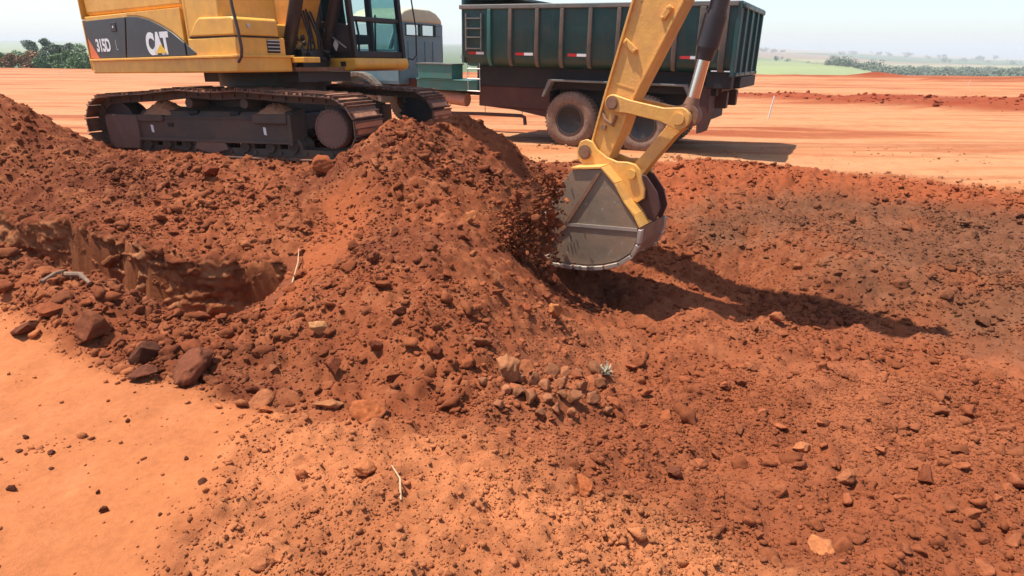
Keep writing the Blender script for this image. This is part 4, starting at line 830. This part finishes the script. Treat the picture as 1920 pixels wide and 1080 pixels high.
# ------------------------------------------------------------------ the dump truck
TX = Matrix.Translation((1.0001, 11.8822, 0)) @ Matrix.Rotation(-.48, 4, 'Z') @ Matrix.Rotation(.012, 4, 'Y')
tr = empty('dump_truck', (1.0001, 11.8822, 0), (0, .012, -.48)); tag(tr, 'dump truck with blue-grey cab and dark green ribbed body, parked behind the excavator', 'truck')
def tp(mb, name, mat, par=tr, **k): return mb.build(name, mat, par, **k)
BX0, BX1, BY0, BY1, BZ0, BZ1 = -2.2, 2.72, -.1, 2.05, 1.36, 2.40
sec = [(BY0, BZ1-.03), (BY0, 1.53), (BY0+.05, 1.43), (BY0+.16, 1.365), (BY0+.3, 1.34), (BY1-.3, 1.34), (BY1-.16, 1.365), (BY1-.05, 1.43), (BY1, 1.53), (BY1, BZ1-.03), (BY1-.06, BZ1-.03), (BY1-.06, 1.5), (BY0+.06, 1.5), (BY0+.06, BZ1-.03)]
g = B(); g.prismx(sec, BX0+.02, BX1-.02); body = tp(g, 'dump_body', 'green', bevel=.006)
g = B(); g.prismx([(BY0, 1.4), (BY0, BZ1+.1), (BY1, BZ1+.1), (BY1, 1.4)][::-1], BX0, BX0+.06); g.box(BX0, BX0+1.05, BY0+.1, BY1-.1, BZ1+.08, BZ1+.13); tp(g, 'front_wall', 'green', body, bevel=.01)
g = B(); g.box(BX0-.03, BX1, BY0-.045, BY0+.05, BZ1-.075, BZ1); g.box(BX0-.03, BX1, BY1-.05, BY1+.045, BZ1-.075, BZ1); tp(g, 'top_rail', 'rail', body, bevel=.012)
for x in (-1.60, -1.17, -.64, -.17, .35, .85, 1.34, 1.80, 2.2, 2.55):
    w = .033 if x not in (2.2, 2.55) else .045
    g = B(); g.prismx([(BY0-.045, 1.55), (BY0-.045, BZ1-.075), (BY0+.02, BZ1-.075), (BY0+.02, 1.5), (BY0+.06, 1.40), (BY0+.10, 1.37), (BY0+.05, 1.36), (BY0-.01, 1.43)][::-1], x-w, x+w); tp(g, 'side_rib', 'rib' if x > -1.5 else 'green_light', body, bevel=.008)
g = B(); g.prismx([(BY0-.02, 1.30), (BY0-.02, BZ1), (BY1+.02, BZ1), (BY1+.02, 1.30)][::-1], BX1-.02, BX1+.05)
for y in (.15, .7, 1.3, 1.85): g.box(BX1+.04, BX1+.10, y-.035, y+.035, 1.32, BZ1-.02)
g.box(BX1+.04, BX1+.10, BY0, BY1, BZ1-.1, BZ1-.03); g.box(BX1+.04, BX1+.09, BY0, BY1, 1.31, 1.37); tg = tp(g, 'tailgate', 'green', body, bevel=.01)
g = B(); g.box(2.35, 2.74, BY0+.04, BY0+.3, 1.12, 1.36); g.box(2.3, 2.82, .3, 1.9, 1.12, 1.3); tp(g, 'rear_hinge_box', 'under', body, bevel=.01)
g = B()
for x in (2.42, 2.62): g.box(x, x+.09, BY0-.03, BY0-.0, 1.378, 1.394)
tp(g, 'hinge_plate', 'white', body)
for (x0, x1) in ((-2.04, -1.72), (-1.06, -.71), (-.04, .30), (1.90, 2.24)):
    xm = (x0+x1)/2; g = B(); g.box(x0, xm, BY0-.012, BY0-.002, 1.555, 1.60); rf = tp(g, 'reflector', 'red', body); g = B(); g.box(xm, x1, BY0-.012, BY0-.002, 1.555, 1.60); tp(g, 'reflector_white_half', 'white', rf)
g = B()
for x in (-2.08, -1.76): g.box(x-.012, x+.012, BY0-.05, BY0-.03, 1.62, 2.25)
for z in (1.645, 1.84, 1.99, 2.16): g.box(-2.08, -1.76, BY0-.055, BY0-.028, z, z+.022)
tp(g, 'side_ladder', 'rail', body)
g = B(); 
for x in (-2.06, -1.80): g.tube([(x, BY0-.03, 1.40), (x+.02, BY0-.03, .90)], .008, 6)
for z in (.90, 1.12, 1.30): g.tube([(-2.06, BY0-.03, z), (-1.78, BY0-.03, z)], .011, 6)
tp(g, 'hanging_step', 'alloy', body)
# load
nx, ny = 60, 30; vx = np.linspace(BX0+.1, BX1-.08, nx); vy = np.linspace(BY0+.07, BY1-.07, ny); LX, LY = np.meshgrid(vx, vy)
LZ = 1.95+.3*np.sin((LX-BX0)/(BX1-BX0)*np.pi)*np.sin((LY-BY0)/(BY1-BY0)*np.pi)+.08*fbm(LX, LY, 3, 4, 55)
ld = np_mesh('soil_load', np.stack([LX, LY, LZ], -1).reshape(-1, 3), grid_faces(ny, nx), np.ones((nx*ny, 3))*lin(180, 90, 52)*SC, M['soil'], True); ld.location = tr.location; ld.rotation_euler = tr.rotation_euler
tag(ld, 'heap of red earth loaded inside the dark green truck body', 'soil load', kind='stuff')
# chassis
g = B(); g.box(-5.6, 2.6, .55, .72, .78, 1.05); g.box(-5.6, 2.6, 1.45, 1.62, .78, 1.05); g.box(-2.1, 2.55, .3, 1.85, 1.05, 1.345); g.box(-1.95, -.45, .12, 2.0, .62, 1.0); g.prism([(-1.95, .62), (-.45, .62), (-.3, .45), (-1.2, .58)], .15, 2.0); ch = tp(g, 'chassis', 'chassis', bevel=.01)
g = B(); g.box(-1.9, 2.5, .10, .3, 1.0, 1.35); g.box(-.35, 2.3, .3, 2.0, .55, 1.05); tp(g, 'underbody', 'under', ch)
g = B(); g.cyl((-3.3, .30, .78), (-2.32, .30, .70), .13, n=32); g.cyl((-2.7, .3, .731), (-2.68, .3, .7295), .134, n=32); tp(g, 'air_tank', 'pink_tank', ch, smooth=True)
g = B(); g.box(-3.3, -2.50, .02, .42, 1.09, 1.36); tb = tp(g, 'toolbox', 'green_light', ch, bevel=.008)
g = B(); g.box(-3.32, -2.48, .0, .44, 1.355, 1.375); tp(g, 'toolbox_lid', 'rail', tb)
g = B(); g.box(-3.35, -1.95, .05, .5, .88, 1.06); g.box(-3.36, -1.93, .03, .52, 1.06, 1.085); tp(g, 'side_step', 'green_light', ch, bevel=.006)
g = B(); g.tube([(-3.0, .2, .42), (-1.95, .2, .46), (-1.08, .2, .475), (-1.0, .2, .45), (-.98, .2, .31)], .034, 12)
for x in (-1.86, -1.05): g.tube([(x, .2, .47), (x, .2, .62)], .006, 6)
tp(g, 'exhaust_pipe', 'chassis', ch, smooth=True)
g = B(); g.prism([(2.25, 1.15), (2.42, 1.15), (2.44, .75), (2.36, .42), (2.28, .40), (2.24, .8)], -.02, .45); tp(g, 'mud_flap', 'chassis', ch)
g = B(); g.box(-.42, 2.05, -.06, .02, 1.13, 1.165); g.box(-.40, 2.03, -.035, .5, 1.15, 1.162); g.prism([(-.42, 1.165), (-.33, 1.165), (-.50, .86), (-.545, .86)], -.055, .45); g.prism([(1.98, 1.165), (2.06, 1.165), (2.16, .95), (2.10, .95)], -.055, .45); tp(g, 'mudguard', 'rail', ch, bevel=.006)
def wheel(x, y0, sgn, r=.478, w=.24):
    g = B(); z = r; prof = [(.24, 0), (.27, .012), (.30, .0), (.36, -.012), (.43, .0), (.462, .02), (r, .045), (r, w-.045), (.462, w-.02), (.43, w), (.27, w), (.24, w)]
    g.lathe(prof+[prof[0]], (x, 0, z), 64, False)
    for i in range(44):
        a = 2*math.pi*i/44; ca, sa = math.cos(a), math.sin(a); ta, tb_ = (-sa, ca), (ca, sa)
        for (ya, yb) in ((.03, .1), (w-.1, w-.03)):
            vs = []
            for t in (-.018, .018):
                for y in (ya, yb):
                    for rr_ in (r-.008, r+.012): vs.append((x+ca*rr_-sa*t, y, z+sa*rr_+ca*t))
            g.add(vs, [(0, 1, 3, 2), (4, 6, 7, 5), (0, 4, 5, 1), (2, 3, 7, 6), (0, 2, 6, 4), (1, 5, 7, 3)])
    if sgn < 0: pass
    g.v = [(a, y0+b*sgn, c) for a, b, c in g.v]
    wh = tp(g, 'wheel', 'tyre', smooth=True)
    g = B(); g.lathe([(.245, .005), (.262, -.004), (.262, .01), (.235, .03), (.215, .10), (.10, .12), (.10, .04), (.085, .015), (.0, .012)], (x, 0, z), 40)
    for i in range(10): a = 2*math.pi*i/10; g.cyl((x+.155*math.cos(a), .118, z+.155*math.sin(a)), (x+.155*math.cos(a), .085, z+.155*math.sin(a)), .014, n=6)
    g.v = [(a, y0+b*sgn, c) for a, b, c in g.v]; tp(g, 'rim', 'rim', wh, smooth=True)
    return wh
for x in (0, 1.33): wheel(x, 0, 1); wheel(x, .27, 1); wheel(x, 2.0, -1); wheel(x, 1.73, -1)
wheel(-4.9, .1, 1); wheel(-4.9, 1.95, -1)
# cab of the truck
CX0, CX1, CY0, CY1 = -5.32, -3.92, .22, 1.86
cs = [(CY0, .98), (CY0-.02, 1.5), (CY0+.03, 2.05), (CY0+.12, 2.22), (CY0+.3, 2.30), (CY1-.3, 2.30), (CY1-.12, 2.22), (CY1-.03, 2.05), (CY1+.02, 1.5), (CY1, .98)]
wz0, wz1 = 1.90, 2.10; ym = (CY0+CY1)/2
g = B()
g.prismx([(y, z) for y, z in cs[:2]]+[(CY0-.012, wz0), (CY1+.012, wz0)]+[(CY1+.02, 1.5), (CY1, .98)], CX1-.06, CX1)       # rear wall below windows
g.prismx([(CY0+.005, wz1), (CY0+.05, 2.17), (CY0+.2, 2.21), (CY1-.2, 2.21), (CY1-.05, 2.17), (CY1-.005, wz1)][::-1], CX1-.06, CX1)
for a, b in ((CY0-.01, CY0+.30), (ym-.045, ym+.045), (CY1-.30, CY1+.01)): g.box(CX1-.06, CX1, a, b, wz0, wz1)
for y in (.60, .90, 1.20, 1.50): g.box(CX1-.01, CX1+.015, y-.045, y+.045, 1.25, 1.78)
for ya, yb in ((CY0-.01, CY0+.05), (CY1-.05, CY1+.01)):
    g.prism([(CX0-.1, .98), (CX1, .98), (CX1, 1.62), (CX0-.1, 1.62)], ya, yb); g.prism([(CX1-.1, 1.62), (CX1-.001, 1.62), (CX1-.001, 2.14), (CX1-.1, 2.14)], ya, yb); g.prism([(CX0-.1, 1.62), (CX0, 1.62), (CX0+.22, 2.12), (CX0+.14, 2.12)], ya, yb)
g.box(CX0-.1, CX1, CY0, CY1, .93, .99)
tcab = tp(g, 'truck_cab', 'cab_blue', bevel=.02, seg=3)
rs = [(CY0-.0, 2.14), (CY0+.07, 2.25), (CY0+.25, 2.36), (CY0+.5, 2.42), (CY1-.5, 2.42), (CY1-.25, 2.36), (CY1-.07, 2.25), (CY1+.0, 2.14)]
g = B(); g.prismx(rs[::-1], CX0+.16, CX1+.02); tp(g, 'cab_roof', 'cab_roof', tcab, bevel=.05, seg=4)
for a, b in ((CY0+.30, ym-.045), (ym+.045, CY1-.30)):
    g = B(); g.box(CX1-.035, CX1-.03, a, b, wz0, wz1); w_ = tp(g, 'rear_window', 'glass_t', tcab)
    g = B(); g.box(CX1-.01, CX1+.012, a-.02, b+.02, wz0-.02, wz0); g.box(CX1-.01, CX1+.012, a-.02, b+.02, wz1, wz1+.02); g.box(CX1-.01, CX1+.012, a-.02, a, wz0, wz1); g.box(CX1-.01, CX1+.012, b, b+.02, wz0, wz1); tp(g, 'rubber_seal', 'hose', w_)
g = B(); g.add([(CX0-.08, CY0+.1, 1.62), (CX0-.08, CY1-.1, 1.62), (CX0+.16, CY1-.12, 2.12), (CX0+.16, CY0+.12, 2.12)], [(0, 1, 2, 3)]); tp(g, 'truck_windscreen', 'glass_t', tcab)
g = B(); g.prismx([(CY0+.12, .9), (CY0+.12, 1.45), (CY0+.25, 1.6), (CY1-.25, 1.6), (CY1-.12, 1.45), (CY1-.12, .9)][::-1], CX0-1.15, CX0-.05); tp(g, 'bonnet', 'cab_blue', tcab, bevel=.08, seg=4)
for yy in (.02, 1.66):
    g = B(); o = []; i_ = []
    for a in range(0, 181, 12): o.append((-4.9+.66*math.cos(R_(a)), .56+.60*math.sin(R_(a)))); i_.append((-4.9+.57*math.cos(R_(a)), .54+.53*math.sin(R_(a))))
    for k in range(len(o)-1): g.prism([o[k], o[k+1], i_[k+1], i_[k]], yy, yy+.4)
    tp(g, 'wheel_arch', 'rib', tcab, bevel=.01)

# ------------------------------------------------------------------ small things on the ground
def stake(u, v, hpx, label, lean=0):
    p = hit(u, v); D = p[1]/math.cos(.2); h = hpx*D/F_PX; s = empty('survey_stake', tuple(p)); tag(s, label, 'stake', 'white survey stakes on the plain')
    g = B(); g.prism([(-.018, -.1), (.018, -.1), (.018+lean*h, h), (lean*h, h+.03), (-.018+lean*h, h)], -.01, .01); g.build('stake_post', 'wood_white', s); return s
stake(1440, 222, 37, 'thin white survey stake leaning right, nearest one on the plain right of the truck', .16)
stake(1402, 167, 14, 'small white survey stake just right of the truck body', 0)
stake(1816, 160, 6, 'tiny white survey marker far out on the plain at right', .2)
stake(114, 142, 9, 'tiny white survey marker near the left trees', -.2)
def stalk(name, a, b, r0, mat, label, cat, lift=0.03, bend=.02):
    p = Vector(hit(*a)); q = Vector(hit(*b)); p.z += r0; q.z += r0+lift; m = (p+q)/2+Vector((bend, 0, bend)); g = B(); g.tube([p, (p+m)/2, m, (q+m)/2, q], [r0, r0*.95, r0*.85, r0*.7, r0*.45], 8); return tag(g.build(name, mat, None, smooth=True), label, cat)
stalk('dry_stalk', (548, 532), (562, 482), .006, 'straw', 'pale dry stalk standing at the end of the trench', 'stalk', .06)
stalk('dry_stalk', (752, 945), (735, 885), .0042, 'straw', 'bent straw-coloured stalk lying on the foreground crumbs', 'stalk', .02, .015)
stalk('dry_root', (80, 535), (122, 522), .016, 'root', 'left grey dry root on the spoil above the large angular rock', 'root', .03)
stalk('dry_root', (122, 522), (172, 545), .020, 'root', 'right grey dry root bending down behind the large angular rock', 'root', .02, .03)
p = hit(1125, 700); g = B(); r = np.random.default_rng(9)
for k in range(90):
    a = r.uniform(0, 6.28); e = r.uniform(.1, 1.3); L = r.uniform(.03, .085); d = Vector((math.cos(a)*math.cos(e), math.sin(a)*math.cos(e), math.sin(e))); o = Vector(p)+Vector((r.uniform(-.06, .06), r.uniform(-.03, .03), 0)); s = d.cross(Vector((0, 0, 1))).normalized()*.005
    g.add([o-s, o+s, o+d*L*.6+s*1.2, o+d*L, o+d*L*.6-s*1.2], [(0, 1, 2, 3, 4)])
tag(g.build('dry_weed', 'dry_leaf'), 'small dry grey weed tuft behind the pebble heap', 'plant')

# falling soil at the bucket mouth
r = np.random.default_rng(77); n = 4200; t = r.uniform(0, 1, n)**.9; u = 1045-(20+150*np.sqrt(t))*r.uniform(.0, 1.0, n)**.8+r.normal(0, 12, n); v = 335+255*t+r.normal(0, 18, n); kk = fbm(u*.03, v*.02, 1., 3, 5)+r.uniform(-.25, .25, n) > -.12; u = u[kk]; v = v[kk]; n = len(u)
yy = 5.9-(1045-u)/150*.5+r.normal(0, .12, n); P = np.array([at_y(a, b, c) for a, b, c in zip(u, v, yy)]); gzz = ground_z(P[:, 0], P[:, 1]); k = P[:, 2] > gzz+.01; P = P[k]
Rr = np.clip(.0095*r.uniform(.001, 1, len(P))**-.46, 0, .075)
fs = scatter('falling_soil', P[:, 0], P[:, 1], Rr, 2, 0, 'clod', ('loose red earth tumbling off the bucket teeth in mid air', 'falling soil'), 78, zz=P[:, 2], tint=(.95, 1.4))
dm = bpy.data.materials.new('dust'); dm.use_nodes = True; t = dm.node_tree; t.nodes.remove(t.nodes['Principled BSDF']); pv = t.nodes.new('ShaderNodeVolumePrincipled'); pv.inputs['Color'].default_value = (.5, .2, .1, 1)
tc = N(t, 'ShaderNodeTexCoord'); nz = noise(t, 5, 3, .6, tc.outputs['Object']); ln = N(t, 'ShaderNodeVectorMath', operation='LENGTH'); t.links.new(tc.outputs['Object'], ln.inputs[0])
mr = N(t, 'ShaderNodeMapRange'); t.links.new(ln.outputs['Value'], mr.inputs[0]); mr.inputs[1].default_value = .35; mr.inputs[2].default_value = 1; mr.inputs[3].default_value = 1; mr.inputs[4].default_value = 0
mr2 = N(t, 'ShaderNodeMapRange'); t.links.new(nz.outputs[0], mr2.inputs[0]); mr2.inputs[1].default_value = .38; mr2.inputs[2].default_value = .62; mr2.inputs[4].default_value = 1.6
mm = N(t, 'ShaderNodeMath', operation='MULTIPLY'); t.links.new(mr.outputs[0], mm.inputs[0]); t.links.new(mr2.outputs[0], mm.inputs[1]); t.links.new(mm.outputs[0], pv.inputs['Density']); t.links.new(pv.outputs[0], t.nodes['Material Output'].inputs['Volume'])
p = at_y(975, 465, 5.75); v_, f_ = ICO[2]; dp = np_mesh('dust_puff', v_*1.0, f_, None, dm); dp.location = tuple(p); dp.scale = (.46, .35, .72); tag(dp, 'thin brown dust puff around the soil falling off the bucket', 'dust', kind='stuff')

# ------------------------------------------------------------------ far fields, trees, haze
def np_ray_h(px): return (px-960)/ (F_PX/math.cos(PITCH)) * 1.0
d_ = np.concatenate([np.linspace(40, 120, 24), np.geomspace(125, 4200, 90)]); a_ = np.linspace(-1.1, 1.1, 240)
AA, DD = np.meshgrid(a_, d_); FX = DD*AA; FY = DD
def elev_at(a, d):
    e = np.interp(d, [40, 64, 75, 150, 400, 900, 1600, 2600, 4200], [-.045, -.036, -.033, -.0195, -.0105, -.001, .0065, .0125, .009])
    er = np.interp(d, [40, 64, 75, 150, 300, 450, 900, 1600, 2600, 4200], [-.045, -.037, -.037, -.052, -.033, -.023, -.0085, .002, .0125, .009])
    w = sstep(.42, .58, a+.04*np.sin(d/90.)); e = e*(1-w)+er*w
    tp = np.interp(a, [-1.1, -.78, -.3, .35, .6, .78, 1.1], [.0135, .0135, .016, .013, .004, -.0005, -.001])
    return np.where((d > 300) & (e > -.012), -.012+(e+.012)*(tp+.012)/.0245, e)
elev = elev_at(AA, DD)
FZ = CAM_H+DD*elev+DD*.0006*fbm(FX/300, FY/300, 1., 4, 401)*(DD > 150)
_, wv = worley(FX*1.0, FY*.7+FX*.1, 1/260., 44); _, wv2 = worley(FX*.8+900, FY*.5, 1/520., 45)
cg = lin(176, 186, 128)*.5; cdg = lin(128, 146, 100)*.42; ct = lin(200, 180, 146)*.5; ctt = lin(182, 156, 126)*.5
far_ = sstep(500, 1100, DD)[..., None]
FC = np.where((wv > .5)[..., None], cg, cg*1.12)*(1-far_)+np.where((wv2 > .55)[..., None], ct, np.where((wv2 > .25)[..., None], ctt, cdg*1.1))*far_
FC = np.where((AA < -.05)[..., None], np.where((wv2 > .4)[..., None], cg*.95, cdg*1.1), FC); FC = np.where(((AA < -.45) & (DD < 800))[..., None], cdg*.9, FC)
flds = np_mesh('fields', np.stack([FX, FY, FZ], -1).reshape(-1, 3), grid_faces(*FX.shape), FC, M['soil'], True); tag(flds, kind='structure')
def fz(x, y):
    e = float(elev_at(np.array(x/y), np.array(float(y))))
    return CAM_H+y*e
def tree(name, x, y, z, h, w, mat, label, group, leaves, seed, leaf, trunk=True, cat='tree', base=.25):
    r = np.random.default_rng(seed); e = empty(name, (x, y, z)); tag(e, label, cat, group)
    if trunk:
        g = B(); g.tube([(0, 0, -.3), (.02*h, 0, h*.25), (-.01*h, .01*h, h*.55)], [h*.03, h*.022, h*.01], 7)
        for k in range(4):
            a = r.uniform(0, 6.28); g.tube([(0, 0, h*r.uniform(.2, .4)), (math.cos(a)*w*.2, math.sin(a)*w*.2, h*.6), (math.cos(a)*w*.33, math.sin(a)*w*.33, h*.8)], [h*.014, h*.009, h*.004], 5)
        g.build('trunk', 'trunk', e, smooth=True)
    nb = 13; cen = np.c_[r.normal(0, .27, nb)*w, r.normal(0, .27, nb)*w, r.uniform(base+.1, .86, nb)*h]; rad = r.uniform(.13, .24, nb)*w
    q = r.integers(0, nb, leaves); dv = r.normal(size=(leaves, 3)); dv /= np.linalg.norm(dv, axis=1)[:, None]; P = cen[q]+dv*(rad[q]*r.uniform(.55, 1.08, leaves))[:, None]*np.array([1, 1, .8]); P = P[P[:, 2] > base*h*.4]
    n = len(P); a = r.normal(size=(n, 3)); a /= np.linalg.norm(a, axis=1)[:, None]; b = np.cross(a, r.normal(size=(n, 3))); b /= np.linalg.norm(b, axis=1)[:, None]; s = leaf*r.uniform(.6, 1.4, n)[:, None]
    V = np.stack([P-a*s, P+b*s*.6, P+a*s, P-b*s*.6], 1).reshape(-1, 3); c = np_mesh('crown', V, np.arange(n*4).reshape(-1, 4), None, M[mat]); c.parent = e; return e
def place(u, dist): x = (u-960)/F_PX*dist*1.0*math.cos(PITCH)/1.0; return x
def txy(u, v_, dist):
    d = ray(u, v_); t = dist/d[1]; return d[0]*t, dist, CAM_H+d[2]*t
LT = [ # px centre, base y, top y, width px, dist, mat, label
 (88, 139, 71, 42, 90, 'leaf_dark', 'tall grey-green tree left of the excavator, highest crown of the left wood'),
 (118, 139, 73, 36, 98, 'leaf_dark', 'grey-green tree behind and right of the highest crown in the left wood'),
 (142, 139, 80, 38, 86, 'leaf_dark', 'dark tree of the left wood nearest to the counterweight'),
 (168, 140, 86, 36, 88, 'leaf_mid', 'green tree partly hidden by the excavator counterweight'),
 (125, 140, 92, 40, 76, 'leaf_mid', 'bright green bush in front of the left wood, centre'),
 (100, 140, 100, 32, 74, 'leaf_mid', 'low green bush at the foot of the highest left tree'),
 (76, 139, 92, 28, 78, 'leaf_dark', 'small dark bush at the left foot of the highest left tree'),
 (52, 140, 98, 34, 74, 'leaf_dry', 'brown dry bush standing left of the dark wood'),
 (28, 140, 108, 34, 73, 'leaf_dry', 'low brown dry scrub left of the brown bush'),
 (10, 140, 98, 30, 84, 'leaf_mid', 'green bush at the left edge of the picture'),
 (-14, 140, 104, 30, 78, 'leaf_mid', 'green bush cut by the left edge of the picture'),
 (38, 139, 93, 30, 95, 'leaf_mid', 'bright green bush behind the brown scrub on the left'),
 (150, 140, 104, 30, 70, 'leaf_mid', 'low green bush beside the counterweight at the plain edge')]
for i, (u, vb, vt, w, D, mt, lb) in enumerate(LT):
    x, y, z = txy(u, vb, D); h = (vb-vt-5)/F_PX*D/math.cos(PITCH)*1.0+.5; tree('tree' if h > 3.2 else 'bush', x, y, z-.5, h, w/F_PX*D*1.25, mt, lb, 'trees and bushes at the left plain edge', 6500 if i < 4 else 4500, 1000+i, .10, trunk=h > 3.2, cat='tree' if h > 3.2 else 'bush', base=.12)
x, y, z = txy(52, 90, 420); tree('tree', x, y, z-.3, 4.6, 7, 'leaf_dark', 'lone round tree on the far left skyline', None, 700, 1050, .45)
FT = [(1415, 99, 6, 10), (1432, 98, 7, 16), (1450, 99, 6, 12), (1467, 99, 5, 8), (1576, 103, 6, 8), (1600, 103, 6, 12), (1646, 105, 7, 12), (1668, 106, 7, 9), (1702, 108, 8, 12), (1740, 110, 5, 9), (1768, 111, 8, 12), (1866, 112, 7, 8), (1836, 114, 9, 14), (1457, 114, 9, 11), (1477, 116, 5, 9), (1560, 114, 8, 12), (1584, 118, 6, 14), (1636, 115, 4, 6), (1770, 118, 7, 10), (1808, 116, 6, 16), (1852, 118, 4, 14), (1898, 121, 6, 16), (1540, 121, 4, 20), (1515, 119, 3, 8), (872, 112, 9, 10)]
far_lab = ['far round tree on the hazy slope beyond the plain, right of the truck']
for i, (u, vb, hh, w) in enumerate(FT):
    vv = vb; d = ray(u, vv); 
    # find distance where the field is met
    best = None
    for D in np.geomspace(120, 2590, 400):
        t = D/d[1]; zz = CAM_H+d[2]*t; xx = d[0]*t
        if zz <= fz(xx, D)+.02: best = (xx, D, fz(xx, D)); break
    if best is None: D = 2500; best = (d[0]*D/d[1], D, fz(d[0]*D/d[1], D))
    x, D, z = best; h = hh/F_PX*D*1.15; tree('tree', x, D, z-h*.08, h, w/F_PX*D*1.2, 'leaf_dark', far_lab[0] if u > 1000 else 'small bush seen in the gap between truck cab and dump body', 'trees dotted over the far slope' if u > 1000 else None, 260, 1100+i, h*.09, trunk=True, base=.15)
# the valley wood: one mass
r = np.random.default_rng(88); V = []; 
for k in range(620):
    u = 1540+r.uniform(0, 1)**.75*560; D = r.uniform(340, 640) if u > 1640 else r.uniform(380, 520); x = (u-960)/F_PX*math.cos(PITCH)*D*1.0; rad = 1.2+4.2*r.uniform()**2.5; c = np.array([x, D, fz(x, D)+rad*.4]); n = 170
    dv = r.normal(size=(n, 3)); dv /= np.linalg.norm(dv, axis=1)[:, None]; P = c+dv*rad*r.uniform(.5, 1.05, n)[:, None]*np.array([1.3, 1.3, .8]); a = r.normal(size=(n, 3)); a /= np.linalg.norm(a, axis=1)[:, None]; b = np.cross(a, dv); s = .55
    V.append(np.stack([P-a*s, P+b*s, P+a*s, P-b*s], 1).reshape(-1, 3))
V = np.concatenate(V); vw = np_mesh('woodland', V, np.arange(len(V)).reshape(-1, 4), None, M['leaf_dark']); tag(vw, 'dark green wood filling the valley beyond the plain at right', 'woodland', kind='stuff')
# haze
hzm = bpy.data.materials.new('haze_air'); hzm.use_nodes = True; t = hzm.node_tree; t.nodes.remove(t.nodes['Principled BSDF']); pv = t.nodes.new('ShaderNodeVolumePrincipled'); pv.inputs['Color'].default_value = (.97, .985, 1, 1); pv.inputs['Density'].default_value = .0004; pv.inputs['Anisotropy'].default_value = 0; t.links.new(pv.outputs[0], t.nodes['Material Output'].inputs['Volume'])
g = B(); g.box(-4700, 4700, -60, 4300, -12, 75); hzo = g.build('haze', hzm); tag(hzo, kind='stuff', label='pale dry haze hanging over the plain and fields', cat='haze')
